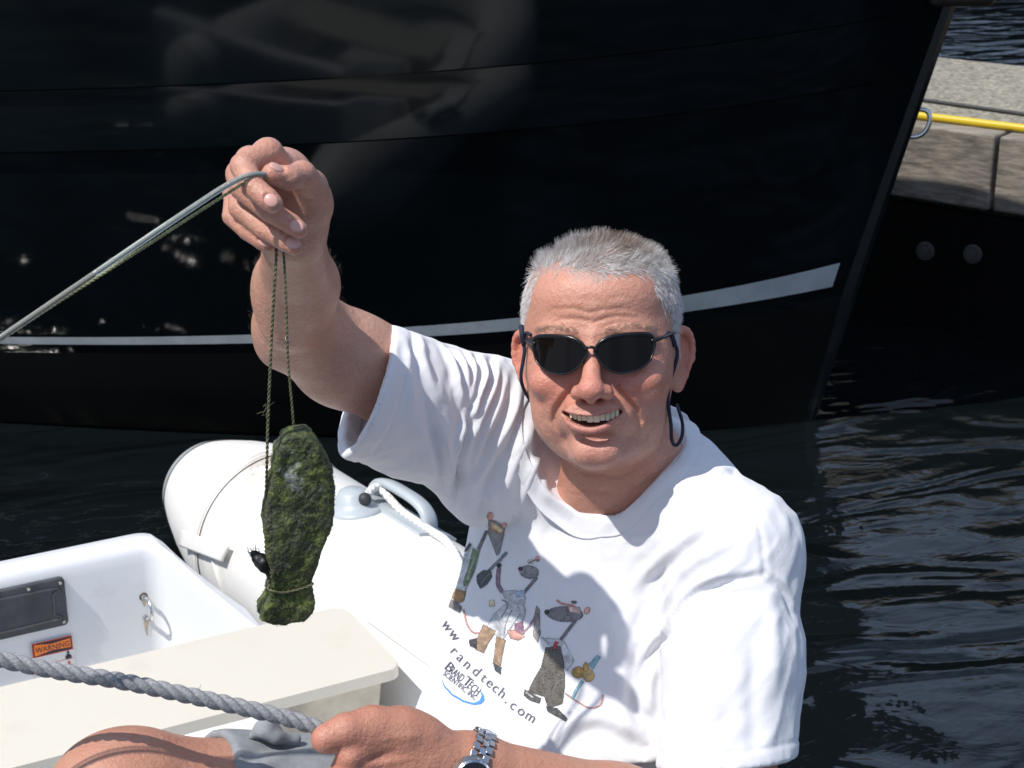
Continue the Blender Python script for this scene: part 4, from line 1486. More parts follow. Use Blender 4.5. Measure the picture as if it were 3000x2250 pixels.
build_sunglasses()

# ================================================================ arms, hands and leg of the man (camera frame)
JOINTS = []
NAILS = []          # (centre, radius, colour) used to tint finger nails

def finger(g, pts, rads, nail=None, k=0.0014, nail_r=0.0056, k0=0.006):
    rads = [q * 0.94 for q in rads]
    g.chain(pts, rads, k, k0=k0)
    JOINTS.extend((p, q) for p, q in zip(pts, rads))
    if nail is not None:
        d = pts[-1] - pts[-2]; d /= np.linalg.norm(d)
        nn = np.asarray(nail, float); nn = nn - d * (nn @ d); nn /= np.linalg.norm(nn)
        c = pts[-1] - d * 0.0012 + nn * (rads[-1] * 0.98)
        side = np.cross(d, nn)
        g.ell(c + nn * 0.0004, (nail_r * 1.32, nail_r * 1.12, 0.0022), 0.0010, 's', np.stack([d, side, nn], 1))
        NAILS.append((c - nn * 0.0016, nail_r, d, side, nn))

def build_right_arm():
    lo = np.minimum.reduce([P(205, 470, 1.62), P(205, 125, 2.0), P(205, 470, 2.0)])
    g = Grid((-0.30, -0.10, -2.02), (0.02, 0.24, -1.33), 0.0019)
    S_, E_ = P(482, 428, 1.92), P(298, 328, 1.73)
    M1 = P(297, 285, 1.635); W1 = P(293, 231, 1.515)
    g.cone(S_, E_, 0.066, 0.041, 0.02)
    g.ell(P(345, 362, 1.775), (0.055, 0.048, 0.052), 0.02)          # biceps / triceps
    g.cone(E_, M1, 0.0385, 0.0370, 0.030)
    g.ell(P(287, 300, 1.655), (0.030, 0.05, 0.034), 0.020)
    g.cone(M1, W1, 0.0370, 0.0265, 0.02)
    g.ell(P(279, 346, 1.735), (0.020, 0.020, 0.022), 0.012)           # elbow point
    W2 = P(303, 205, 1.495)
    g.cone(W1, W2, 0.028, 0.027, 0.014)
    # palm: metacarpals fan from the wrist
    mc = {'i': P(268, 153, 1.452), 'm': P(250, 161, 1.470), 'r': P(240, 174, 1.490), 'p': P(236, 192, 1.508)}
    for q, r in (('i', 0.0125), ('m', 0.0125), ('r', 0.0118), ('p', 0.011)):
        g.cone(W2 + (mc[q] - W2) * 0.08, mc[q], 0.0185, r, 0.012)
    g.ell(P(283, 172, 1.487), (0.024, 0.022, 0.018), 0.015)
    g.ell(P(311, 197, 1.485), (0.013, 0.018, 0.016), 0.010)          # heel of the hand
    # thumb
    th = [P(310, 187, 1.470), P(302, 175, 1.447), P(289, 178, 1.432), P(275, 174.5, 1.424), P(271.5, 173, 1.422)]
    g.cone(W2, th[0], 0.017, 0.0145, 0.010)
    finger(g, th, [0.0150, 0.0128, 0.0108, 0.0095, 0.0088], nail=(0.25, 0.75, 0.6), k=0.003, nail_r=0.0062)
    # fingers: each curls from its knuckle at the left down to the right
    finger(g, [mc['i'], P(243, 166, 1.428), P(253, 187, 1.413), P(268, 199, 1.407), P(273, 203.5, 1.4065)], [0.0125, 0.0117, 0.0108, 0.0098, 0.0090], nail=(0.25, -0.05, 1.0))
    finger(g, [mc['m'], P(242, 188, 1.448), P(270, 211, 1.437), P(291, 224, 1.430), P(298.5, 229.5, 1.429)], [0.0122, 0.0112, 0.0102, 0.0094, 0.0084], nail=(0.25, 0.1, 1.0))
    finger(g, [mc['r'], P(240, 208, 1.465), P(266, 230, 1.450), P(286, 242, 1.442), P(294, 247, 1.441)], [0.0116, 0.0106, 0.0096, 0.0088, 0.0080], nail=(0.05, 0.45, 1.0))
    finger(g, [mc['p'], P(233, 216, 1.485), P(248, 231, 1.468), P(262, 241, 1.460), P(267, 244.5, 1.459)], [0.0108, 0.0100, 0.0090, 0.0082, 0.0075], nail=(0.0, 0.4, 1.0), nail_r=0.0054)
    # creases of the bent wrist and palm
    g.groove([P(294, 195, 1.452), P(308, 199, 1.458), P(322, 199, 1.47)], 0.0022, 0.0016)
    g.groove([P(280, 158, 1.44), P(283, 166, 1.44)], 0.0016, 0.0012)
    g.groove([P(287, 156, 1.45), P(290, 164, 1.445)], 0.0016, 0.0012)
    g.groove([P(344, 296, 1.66), P(330, 303, 1.655), P(318, 306, 1.66)], 0.004, 0.002)
    V, Q = g.mesh()
    return relax(V, Q, 1, 0.4), Q

def build_left_arm():
    g = Grid((-0.215, -0.50, -1.90), (0.34, -0.16, -1.44), 0.0022)
    S_, E_ = P(740, 520, 1.82), P(722, 838, 1.72)
    W1 = P(492, 772, 1.625)
    g.cone(S_, E_, 0.06, 0.05, 0.02)
    g.cone(E_, P(615, 812, 1.67), 0.048, 0.044, 0.02)
    g.cone(P(615, 812, 1.67), W1, 0.044, 0.030, 0.02)
    W2 = P(462, 765, 1.615)
    g.ell(P(478, 768, 1.62), (0.028, 0.030, 0.026), 0.015)
    mc = {'i': P(366, 742, 1.578), 'm': P(358, 765, 1.572), 'r': P(362, 790, 1.580), 'p': P(376, 812, 1.595)}
    for q, r in (('i', 0.0165), ('m', 0.016), ('r', 0.015), ('p', 0.014)):
        g.cone(W2, mc[q], 0.024, r, 0.016)
    g.ell(P(402, 752, 1.597), (0.050, 0.041, 0.028), 0.016)
    g.ell(P(362, 742, 1.568), (0.015, 0.016, 0.015), 0.010)          # first knuckle
    g.ell(P(357, 768, 1.566), (0.015, 0.015, 0.015), 0.008)
    th = [P(420, 738, 1.590), P(372, 724, 1.573), P(346, 731, 1.558), P(327, 738.5, 1.552), P(324.5, 740, 1.551)]
    finger(g, th, [0.021, 0.0158, 0.0135, 0.0128, 0.0120], k=0.008)
    g.cone(P(398, 732, 1.585), P(346, 731, 1.560), 0.022, 0.0125, 0.014)
    finger(g, [mc['i'], P(350, 757, 1.556), P(341, 772, 1.570), P(352, 784, 1.60)], [0.0165, 0.0135, 0.012, 0.011])
    finger(g, [mc['m'], P(344, 782, 1.552), P(340, 806, 1.572), P(356, 812, 1.60)], [0.016, 0.0128, 0.0118, 0.0108])
    finger(g, [mc['r'], P(350, 806, 1.56), P(350, 826, 1.58)], [0.015, 0.0120, 0.011])
    for (x0, y0, x1, y1, am) in ((352, 754, 385, 738, 0.0010), (360, 762, 400, 750, 0.0012), (366, 740, 430, 735, -0.0012), (360, 768, 440, 755, -0.0014), (385, 757, 445, 762, 0.0009)):
        q0, q1 = P(x0, y0, 1.556), P(x1, y1, 1.566)
        g.groove([q0, (q0 + q1) / 2, q1], 0.0035, am)
    V, Q = g.mesh()
    return relax(V, Q, 1, 0.4), Q

def build_leg():
    g = Grid((-0.50, -0.62, -1.95), (0.06, -0.27, -1.40), 0.0036)
    K = P(118, 803, 1.60)
    g.ell(K, (0.060, 0.062, 0.064), 0.02)
    g.ell(P(98, 806, 1.575), (0.040, 0.046, 0.040), 0.03)
    g.cone(P(150, 806, 1.62), P(400, 832, 1.74), 0.066, 0.088, 0.04)
    g.cone(K, P(70, 1000, 1.72), 0.055, 0.05, 0.03)
    V, Q = g.mesh()
    return V, Q

AV, AQ = build_right_arm()
BV, BQ = build_left_arm()
LV, LQ = build_leg()

def limb_colors(V, base, tan, seed):
    n = vnoise(V, 38, seed) * 0.5 + 0.5
    C = base * (1 - 0.25 * n[:, None]) + tan * 0.25 * n[:, None]
    for c, r in JOINTS:
        k3 = (0.40 * np.exp(-(np.linalg.norm(V - c, axis=1) / (r * 1.5)) ** 2))[:, None]
        C = C * (1 - k3) + np.array([0.56, 0.21, 0.155]) * k3
    for c, r, *_ in NAILS:
        d = np.linalg.norm(V - c, axis=1)
        k2 = (smooth01(d, r * 3.0, r * 1.1) * 0.35)[:, None]
        C = C * (1 - k2) + np.array([0.58, 0.27, 0.21]) * k2
    return C
pale = np.array([0.57, 0.34, 0.24]); tan_ = np.array([0.50, 0.255, 0.165])
AC = limb_colors(AV, pale, np.array([0.54, 0.28, 0.20]), 1)
wy = smooth01(AV[:, 1], 0.10, 0.16)[:, None]                       # hand a little redder than the inner arm
AC = AC * (1 - 0.45 * wy) + np.array([0.55, 0.285, 0.205]) * 0.45 * wy
BC = limb_colors(BV, np.array([0.50, 0.255, 0.165]), np.array([0.42, 0.19, 0.12]), 2)
LC = limb_colors(LV, np.array([0.52, 0.27, 0.18]), np.array([0.47, 0.22, 0.14]), 3)
# hidden core that joins head, arms and leg under the clothes
def build_core():
    g = Grid((-0.20, -0.62, -2.15), (0.32, 0.02, -1.65), 0.010)
    g.cone(P(625, 470, 1.90), P(612, 560, 1.97), 0.05, 0.09, 0.05)
    g.cone(P(612, 560, 1.97), P(600, 800, 2.00), 0.10, 0.10, 0.05)
    g.cone(P(612, 500, 1.95), P(740, 525, 1.84), 0.05, 0.045, 0.03)
    g.cone(P(600, 480, 1.95), P(482, 432, 1.93), 0.05, 0.045, 0.03)
    g.cone(P(590, 860, 1.98), P(420, 860, 1.85), 0.09, 0.075, 0.03)
    return g.mesh()
CV, CQ = build_core()
CC_ = np.tile(pale, (len(CV), 1))
V, Q = join_vq([(H2W(HV), HQ), (W(AV), AQ), (W(BV), BQ), (W(LV), LQ), (W(CV), CQ)])
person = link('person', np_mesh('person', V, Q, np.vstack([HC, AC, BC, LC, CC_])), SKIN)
tag(person, 'smiling grey-haired man in white printed t-shirt and grey shorts holding up a stone', 'person')
build_head_parts(person)
m = NT('finger_nail')
m.set(Base_Color=(0.60, 0.33, 0.275), Roughness=0.36)
for c, r, d, side, nn in NAILS:
    bm = bmesh.new()
    bmesh.ops.create_uvsphere(bm, u_segments=16, v_segments=10, radius=1.0)
    M = Matrix(((d[0] * r * 1.2, side[0] * r, nn[0] * 0.0022, c[0]), (d[1] * r * 1.2, side[1] * r, nn[1] * 0.0022, c[1]), (d[2] * r * 1.2, side[2] * r, nn[2] * 0.0022, c[2]), (0, 0, 0, 1)))
    M = Matrix.Translation(Vector(CAM)) @ Matrix([list(q) for q in C2W]).to_4x4() @ M
    bmesh.ops.transform(bm, matrix=M, verts=bm.verts)
    link('fingernail', bm_mesh('fingernail', bm), m.m, person)

# fine body hair on the forearms and the knee
def body_hair(name, V, Q, weight, count, length, lay, col, seed):
    N = vnormals(V, Q)
    V1, Q1, C1 = hair_strands(V * 1000, Q, N, lambda p: weight(p / 1000), count, lambda r, rs: length * rs.uniform(0.5, 1.2, len(r)), lambda r, n, rs: n * 0.35 + np.asarray(lay, float) + 0.35 * rs.normal(size=r.shape), 0.04, lambda r, rs: np.asarray(col) * rs.uniform(0.7, 1.3, (len(r), 1)), 2, seed)
    link(name, np_mesh(name, W(V1 / 1000), Q1, C1), HAIRM, person)
px_ = lambda p: 512 + p[:, 0] / -p[:, 2] * FPX
py_ = lambda p: 384 - p[:, 1] / -p[:, 2] * FPX
body_hair('forearm_hair', AV, AQ, lambda p: ((py_(p) > 235) & (py_(p) < 350) & (px_(p) < 345)) * (1.0 + 2.0 * (px_(p) < 262) + 1.5 * (px_(p) > 325)), 700, 7, (0.1, 0.8, 0.2), (0.42, 0.32, 0.22), 71)
body_hair('forearm_hair', BV, BQ, lambda p: (px_(p) > 490) * (px_(p) < 660) * 1.0, 900, 8, (-0.8, 0.1, 0.1), (0.42, 0.30, 0.2), 72)

# ================================================================ T-SHIRT (part of the man)
LX = np.array([math.cos(R_(38)), 0.0, math.sin(R_(38))])          # across the chest, towards his left
FX = np.array([-math.sin(R_(38)), 0.0, math.cos(R_(38))])         # out of the chest
UX = np.array([0, 1.0, 0])
def tilt(a, ang, axis):
    return np.array(Matrix.Rotation(ang, 3, Vector(axis)) @ Vector(a))
TORSO = np.stack([LX, UX, FX], 1)
COLC = P(617, 442, 1.872)
COLA = P(693, 434, 1.862) - COLC
COLB = P(597, 519, 1.806) - COLC
COLN = np.cross(COLA, COLB); COLN /= np.linalg.norm(COLN)
if COLN[1] < 0: COLN = -COLN

def build_shirt():
    g = Grid((-0.19, -0.50, -2.20), (0.34, 0.07, -1.58), 0.0026)
    # trunk
    g.ell(P(612, 548, 1.965), (0.185, 0.165, 0.130), 0.03, 'u', TORSO)
    g.ell(P(592, 665, 1.985), (0.195, 0.17, 0.155), 0.05, 'u', TORSO)
    g.ell(P(572, 790, 1.985), (0.220, 0.18, 0.180), 0.06, 'u', TORSO)
    # shoulders
    g.cone(P(612, 478, 1.90), P(733, 546, 1.82), 0.060, 0.064, 0.04)
    g.cone(P(655, 478, 1.86), P(734, 552, 1.81), 0.042, 0.066, 0.03)
    g.cone(P(600, 470, 1.93), P(486, 428, 1.93), 0.066, 0.074, 0.04)
    g.cone(P(560, 470, 1.88), P(486, 432, 1.90), 0.05, 0.06, 0.03)
    # left sleeve (right in the picture)
    g.cone(P(735, 556, 1.81), P(733, 660, 1.775), 0.068, 0.070, 0.02)
    g.cone(P(733, 660, 1.775), P(725, 800, 1.735), 0.070, 0.071, 0.02)
    # right sleeve
    cuff = P(366, 391, 1.79)
    sh = P(488, 432, 1.92)
    ax = cuff - sh; ax /= np.linalg.norm(ax)
    g.cone(sh, cuff + ax * 0.05, 0.079, 0.0715, 0.03)
    g.ell(P(420, 434, 1.84), (0.055, 0.045, 0.055), 0.02)              # cloth hanging under the arm
    g.ell(P(480, 480, 1.90), (0.04, 0.05, 0.05), 0.03)
    # openings
    cn = ax * np.array([1.0, 1.0, 0.3]); cn /= np.linalg.norm(cn)
    cutp = cuff
    f_lo, f_hi = cutp - 0.14, cutp + np.array([0.09, 0.14, 0.14])
    g.plane(cutp, cn, 0.002, np.array([-0.19, -0.2, -2.2]), np.array([P(440, 400, 1.85)[0], 0.07, -1.58]))
    g.cone(sh + (cuff - sh) * 0.45, cuff + ax * 0.05, 0.050, 0.0682, 0.001, 's')
    g.plane(P(720, 764, 1.735), (0.10, -1.0, 0.1), 0.002, P(640, 740, 1.735) - np.array([0, 0.3, 0.12]), np.array([0.34, P(640, 730, 1.735)[1], -1.58]))
    g.cone(P(733, 690, 1.768), P(724, 830, 1.73), 0.058, 0.0685, 0.001, 's')
    # neck opening
    ra, rb = np.linalg.norm(COLA), np.linalg.norm(COLB)
    Mi = np.linalg.inv(np.stack([COLA, COLB, COLN * 0.075], 1))
    c0 = COLC + COLN * 0.03
    def bowl(X, Y, Z):
        x, y, z = X - c0[0], Y - c0[1], Z - c0[2]
        a, b, c = (Mi[i, 0] * x + Mi[i, 1] * y + Mi[i, 2] * z for i in range(3))
        return ((np.sqrt(a * a + b * b + c * c) - 1) * 0.072).astype(np.float32)
    g.apply(bowl, c0 - 0.12, c0 + 0.12, 0.004, 's')
    hc = lambda v: np.asarray(v, float) * 0.001 @ HRm.T + HO
    g.cone(hc((8, -70, -28)), hc((24, -170, -76)), 0.057, 0.056, 0.004, 's')
    V, Q = g.mesh()
    return relax(V, Q, 2, 0.5), Q, (cutp, cn)

SV, SQ, HEM1 = build_shirt()
# folds drawn where the photograph shows them, laid on the cloth: (pixels, height mm, half width mm)
FOLDS = [
    ([(419, 336), (421, 352), (428, 380), (436, 405)], 3.2, 6), ([(439, 341), (451, 363), (459, 388), (463, 412)], 4.2, 5),
    ([(456, 346), (465, 372), (467, 398)], 4.2, 4.5), ([(467, 349), (474, 372), (472, 395), (467, 418)], 4.4, 4.5),
    ([(481, 352), (484, 374), (475, 404), (463, 432), (456, 470)], 4.8, 5), ([(500, 358), (494, 385), (479, 420), (470, 445)], 4.6, 5),
    ([(508, 366), (500, 400), (482, 440), (473, 472)], 4.2, 5), ([(522, 382), (511, 420), (490, 460), (476, 486)], 4.2, 6),
    ([(531, 428), (516, 462), (500, 500)], 3.4, 6), ([(541, 446), (531, 478), (520, 514)], 3.0, 5), ([(548, 462), (543, 500), (540, 540)], 2.6, 6),
    ([(447, 347), (457, 370), (463, 394)], -3.5, 3), ([(474, 352), (479, 374), (472, 402), (464, 425)], -3.8, 3), ([(491, 357), (489, 380), (477, 410)], -3.6, 3),
    ([(472, 398), (467, 430), (459, 470), (453, 508)], -6.0, 4), ([(425, 398), (437, 448), (444, 492)], -4.0, 5), ([(405, 340), (409, 375), (412, 420)], 2.6, 5),
    ([(428, 372), (446, 410), (455, 450)], 3.0, 7), ([(412, 415), (424, 450), (436, 480)], 3.0, 7), ([(440, 420), (449, 460), (452, 500)], 3.0, 5),
    # chest, his right side
    ([(505, 440), (488, 480), (480, 520), (474, 560)], -2.8, 6), ([(520, 470), (505, 520), (497, 570)], 2.6, 8), ([(548, 470), (540, 520), (541, 580)], -2.0, 7),
    ([(470, 470), (466, 520), (463, 580), (455, 640)], 3.2, 8), ([(482, 500), (478, 560), (470, 640), (455, 720)], -3.0, 8), ([(525, 560), (510, 620), (490, 700)], 2.2, 10),
    ([(500, 610), (485, 680), (465, 745)], -2.4, 9), ([(540, 600), (535, 660), (520, 730)], -1.8, 10),
    # his left shoulder and sleeve
    ([(632, 588), (658, 562), (686, 538), (726, 512)], 2.6, 6), ([(646, 592), (672, 562), (705, 535)], -2.0, 5), ([(660, 616), (674, 588), (692, 564), (738, 538)], 3.0, 6),
    ([(653, 654), (672, 622), (693, 596), (724, 583), (764, 575)], -5.5, 3.8), ([(660, 640), (680, 606), (705, 582), (745, 560)], 3.4, 6),
    ([(641, 705), (643, 670), (663, 640), (697, 606)], -4.5, 4.5), ([(650, 716), (653, 676), (674, 646), (706, 612)], 3.2, 6), ([(632, 640), (640, 618), (655, 590)], -2.4, 6),
    ([(660, 705), (690, 672), (726, 645)], -2.2, 9), ([(668, 742), (700, 705), (735, 672)], 2.0, 10), ([(756, 640), (752, 690), (754, 755)], -2.4, 9), ([(772, 590), (776, 640), (774, 700)], 2.0, 9),
    ([(766, 578), (784, 592), (796, 618)], -3.0, 4), ([(690, 758), (716, 728), (745, 705)], -1.8, 8),
    ([(700, 520), (668, 560), (646, 590), (632, 616)], -1.8, 8), ([(712, 475), (730, 470), (742, 478)], 2.4, 6),
    # belly
    ([(572, 735), (600, 728), (630, 742), (656, 762)], -4.0, 9), ([(540, 745), (580, 722), (620, 728), (660, 745)], 3.0, 10), ([(455, 745), (490, 740), (530, 755)], -2.6, 9),
    ([(620, 690), (645, 720), (655, 745)], -4.5, 7), ([(600, 600), (618, 650), (628, 700)], 2.0, 14), ([(640, 640), (632, 690), (640, 730)], -4.5, 6),
]
SEAMS = [[(724, 489), (748, 507), (761, 535), (765, 573)], [(765, 573), (779, 583), (793, 600)]]
SN = vnormals(SV, SQ)
SW = W(SV)
bvh0 = BVHTree.FromPolygons([Vector(v) for v in SW], [tuple(int(i) for i in q) for q in SQ])
CAMV = Vector(CAM)
def cast(bvh, px, py):
    d = Vector(C2W @ np.array([(px - 512) / FPX, (384 - py) / FPX, -1.0])).normalized()
    return bvh.ray_cast(CAMV, d)
def lay_line(bvh, pts, n=7):
    q = catmull([np.array([x, y, 0.0]) for x, y in pts], n)
    out = []
    for x, y, _ in q:
        h = cast(bvh, x, y)
        if h[0] is not None: out.append(np.array(h[0]))
    # drop jumps to other layers
    if len(out) < 3: return None
    out = np.array(out)
    keep = [0]
    for i in range(1, len(out)):
        if np.linalg.norm(out[i] - out[keep[-1]]) < 0.05: keep.append(i)
    return out[keep] if len(keep) > 2 else None
disp = np.zeros(len(SW))
for pts, amp, wd in FOLDS:
    pl = lay_line(bvh0, pts)
    if pl is None: continue
    w = wd * 1e-3
    lo, hi = pl.min(0) - 3 * w, pl.max(0) + 3 * w
    idx = np.where(((SW > lo) & (SW < hi)).all(1))[0]
    d, t = seg_dist(SW[idx], pl)
    fade = np.clip(np.minimum(t + 0.02, 1.02 - t) * 3.6, 0, 1) ** 0.8
    disp[idx] += 1.4 * amp * 1e-3 * fade * (np.exp(-(d / w) ** 2) - 0.25 * np.exp(-((d - 2 * w) / w) ** 2))
for pts in SEAMS:
    pl = lay_line(bvh0, pts)
    if pl is None: continue
    d, t = seg_dist(SW, pl)
    disp -= 0.0009 * np.exp(-(d / 0.0022) ** 2)
    disp += 0.0007 * np.exp(-((d - 0.006) / 0.004) ** 2)
# the stitched hem of the raised sleeve
hd = (SV - HEM1[0]) @ HEM1[1]
near = (np.linalg.norm(SV - HEM1[0], axis=1) < 0.12)
disp += near * (0.0009 * smooth01(hd, -0.0215, -0.019) - 0.0010 * np.exp(-((hd + 0.0215) / 0.0022) ** 2))
hn = np.array([0.10, -1.0, 0.1]); hn /= np.linalg.norm(hn)
hd2 = (SV - P(720, 764, 1.735)) @ hn
near2 = (SV[:, 0] > 0.14) & (SV[:, 2] > -1.88)
disp += near2 * (0.0008 * smooth01(hd2, -0.0165, -0.014) - 0.0010 * np.exp(-((hd2 + 0.0165) / 0.0022) ** 2))
# softer creases: elongated noise, slanting on his left side and upright under the raised arm
def aniso(dirv, freq, stretch, seed):
    dv = C2W @ np.asarray(dirv, float); dv /= np.linalg.norm(dv)
    along = SW @ dv
    q = SW * freq - np.outer(along, dv) * freq * (1 - 1 / stretch)
    wob = np.stack([vnoise(SW, freq * 0.35, seed + 70 + k) for k in range(3)], 1) * 0.7
    return vnoise(q + wob, 1.0, seed)
rgt = smooth01(SV[:, 0], 0.03, 0.12)
a1 = aniso((-0.62, -0.72, 0.2), 52, 5.0, 81); a2 = aniso((-0.45, -0.85, 0.1), 85, 5.0, 82)
b1_ = aniso((-0.15, -1.0, 0.1), 48, 5.0, 83); b2_ = aniso((-0.30, -1.0, 0.0), 90, 5.0, 84)
rid = lambda n_: 1 - 2 * np.abs(n_)
disp += rgt * (0.0013 * rid(a1) + 0.0006 * a2) + (1 - rgt) * (0.0010 * rid(b1_) + 0.0006 * b2_)
disp += 0.0011 * vnoise(SW, 26, 21) + 0.0006 * vnoise(SW, 60, 22) + 0.0018 * vnoise(SW, 11, 23)
SN_w = SN @ C2W.T
SW2 = SW + SN_w * disp[:, None]
SW2 = relax(SW2, SQ, 1, 0.4)
m = NT('white_cotton_jersey')
m.set(Roughness=0.9, Base_Color=(0.74, 0.74, 0.76))
m.b.inputs['Sheen Weight'].default_value = 0.08
m.b.inputs['Specular IOR Level'].default_value = 0.2
m.b.inputs['Subsurface Weight'].default_value = 0.12
m.b.inputs['Subsurface Radius'].default_value = (0.004, 0.004, 0.004)
m.b.inputs['Subsurface Scale'].default_value = 0.5
nb = m.bump(m.noise(1300, 2), 0.22, 0.0007)
m.bump(m.noise(120, 4, 0.6), 0.22, 0.0025, nb)
COTTON = m.m
shirt = link('t_shirt', np_mesh('t_shirt', SW2, SQ), COTTON, person)
bvh1 = BVHTree.FromPolygons([Vector(v) for v in SW2], [tuple(int(i) for i in q) for q in SQ])

# ribbed collar band: follows the rim of the neck opening over the cloth
def build_collar():
    V, Q = [], []
    nt, nu = 144, 10
    Cw = W(COLC); A = C2W @ COLA; B = C2W @ COLB; N = C2W @ COLN
    def height(o, s):
        h = bvh1.ray_cast(Vector(Cw + o * s + N * 0.16), Vector(-N))
        return None if h[0] is None else (np.array(h[0]) - Cw) @ N
    rim, hgt, dirs = [], [], []
    for i in range(nt):
        th = 2 * math.pi * i / nt
        o = A * math.cos(th) + B * math.sin(th)
        best, bs = -9, 1.0
        for s in np.arange(0.86, 1.16, 0.015):
            hh = height(o, s)
            if hh is not None and hh > best + 1e-5: best, bs = hh, s
        rim.append(bs); hgt.append(best if best > -1 else 0.0); dirs.append(o)
    rim, hgt = np.array(rim), np.array(hgt)
    for _ in range(10):
        rim = (np.roll(rim, 1) + rim + np.roll(rim, -1)) / 3
        hgt = (np.roll(hgt, 1) + hgt + np.roll(hgt, -1)) / 3
    for i in range(nt):
        o = dirs[i]; L = np.linalg.norm(o)
        for j in range(nu):
            u = j / (nu - 1)
            s = rim[i] + (-0.0015 + 0.019 * u) / L
            hh = height(o, s)
            base = hgt[i] - 0.25 * 0.019 * u
            hh = base if hh is None else np.clip(hh, base - 0.012, base + 0.006)
            lift = 0.0016 * math.sin(math.pi * min(1.0, 0.1 + u)) + 0.0007
            V.append(Cw + o * s + N * (hh + lift))
    for i in range(nt):
        for j in range(nu - 1):
            a = i * nu + j; b = ((i + 1) % nt) * nu + j
            Q.append([a, b, b + 1, a + 1])
    V = np.array(V)
    V = relax(V, np.array(Q), 2, 0.5)
    o = link('collar', np_mesh('collar', V, np.array(Q)), COTTON, shirt)
    md = o.modifiers.new('thick', 'SOLIDIFY'); md.thickness = 0.0018; md.offset = -1
build_collar()

# ================================================================ SHORTS (part of the man)
def keep_largest(V, Q):
    lab = np.arange(len(V))
    for _ in range(400):
        m_ = lab[Q].min(1)
        old = lab.copy()
        for i in range(4): np.minimum.at(lab, Q[:, i], m_)
        lab = lab[lab]
        if (lab == old).all(): break
    u, cnt = np.unique(lab, return_counts=True)
    keep = lab == u[cnt.argmax()]
    idx = np.cumsum(keep) - 1
    return V[keep], idx[Q[keep[Q].all(1)]]
def build_shorts():
    g = Grid((-0.36, -0.66, -2.12), (0.14, -0.26, -1.50), 0.0036)
    a, b = P(190, 806, 1.64), P(400, 834, 1.74)
    g.cone(a + (a - b) * 0.1, b, 0.0715, 0.095, 0.03)
    g.cone(b, P(560, 900, 1.95), 0.098, 0.13, 0.04)
    ax = (a - b) / np.linalg.norm(a - b)
    cut = P(195, 806, 1.645)
    g.plane(cut, ax + np.array([0.18, 0.1, 0]), 0.002)
    g.cone(b, cut + ax * 0.04, 0.06, 0.0690, 0.001, 's')
    V, Q = g.mesh()
    V = relax(V, Q, 2, 0.5)
    N = vnormals(V, Q)
    Ww = W(V)
    bv = BVHTree.FromPolygons([Vector(v) for v in Ww], [tuple(int(i) for i in q) for q in Q])
    d_ = 0.0016 * vnoise(Ww, 30, 31) + 0.0028 * vnoise(Ww, 14, 32)
    for pts, amp, wd in (([(217, 733), (222, 750), (226, 768)], -1.6, 2.2), ([(212, 733), (216, 750), (220, 768)], 1.2, 2.5), ([(240, 768), (262, 748), (292, 742)], -3, 7), ([(228, 745), (252, 742), (280, 735)], 2.5, 7), ([(262, 768), (282, 756), (320, 750)], 2.8, 7)):
        pl = lay_line(bv, pts)
        if pl is None: continue
        dd, t = seg_dist(Ww, pl)
        d_ += amp * 1e-3 * np.exp(-(dd / (wd * 1e-3)) ** 2)
    return keep_largest(Ww + (N @ C2W.T) * d_[:, None], Q)
V, Q = build_shorts()
m = NT('grey_cotton_twill')
m.set(Roughness=0.88)
m.color(m.ramp(m.noise(90, 5, 0.65), [(0.3, (0.21, 0.225, 0.235)), (0.7, (0.28, 0.295, 0.305))]))
m.bump(m.noise(700, 2), 0.4, 0.0008)
TWILL = m.m
shorts = link('shorts', np_mesh('shorts', V, Q), TWILL, person)
bv_s = BVHTree.FromPolygons([Vector(v) for v in V], [tuple(int(i) for i in q) for q in Q])
# crumpled toggle tab on the pocket edge
g = Grid((-0.30, -0.42, -1.80), (-0.12, -0.30, -1.55), 0.0022)
tb = [P(252, 736, 1.648), P(260, 730, 1.646), P(267, 727, 1.648), P(273, 732, 1.652), P(280, 737, 1.66)]
g.chain(tb, [0.0035, 0.007, 0.0095, 0.0075, 0.005], 0.006)
g.chain([P(262, 734, 1.64), P(276, 737, 1.645), P(296, 739, 1.66)], [0.005, 0.0065, 0.005], 0.004)
V2, Q2 = g.mesh()
V2 = W(relax(V2, Q2, 1))
V2 = V2 + (vnormals(V2, Q2)) * (0.0016 * vnoise(V2, 90, 41))[:, None]
link('pocket_tab', np_mesh('pocket_tab', V2, Q2), TWILL, shorts)

# ================================================================ print on the shirt (sub-parts of the t-shirt)
m = NT('shirt_ink')
m.set(Roughness=0.85)
m.b.inputs['Specular IOR Level'].default_value = 0.2
ink = m.attr('tint')
m.color(m.mix(m.ramp(m.noise(900, 2), [(0.45, 0.0), (0.75, 0.22)]), ink, (0.75, 0.75, 0.77)))
m.bump(m.noise(1300, 2), 0.2, 0.0006)
INK = m.m
def c3(x, y):
    return 409.6 + x / 6.077, 477.9 + y / 6.077
def inside(poly, X, Y):
    r = np.zeros(X.shape, bool)
    n = len(poly); j = n - 1
    for i in range(n):
        xi, yi = poly[i]; xj, yj = poly[j]
        c = ((yi > Y) != (yj > Y)) & (X < (xj - xi) * (Y - yi) / (yj - yi + 1e-12) + xi)
        r ^= c; j = i
    return r
def stroke_poly(pts, w):
    """outline of a thick line in the plane"""
    q = catmull([np.array([x, y, 0.0]) for x, y in pts], 6)[:, :2]
    t = np.gradient(q, axis=0); t /= np.linalg.norm(t, axis=1, keepdims=True) + 1e-9
    n = np.stack([-t[:, 1], t[:, 0]], 1) * w / 2
    return [tuple(v) for v in np.vstack([q + n, (q - n)[::-1]])]
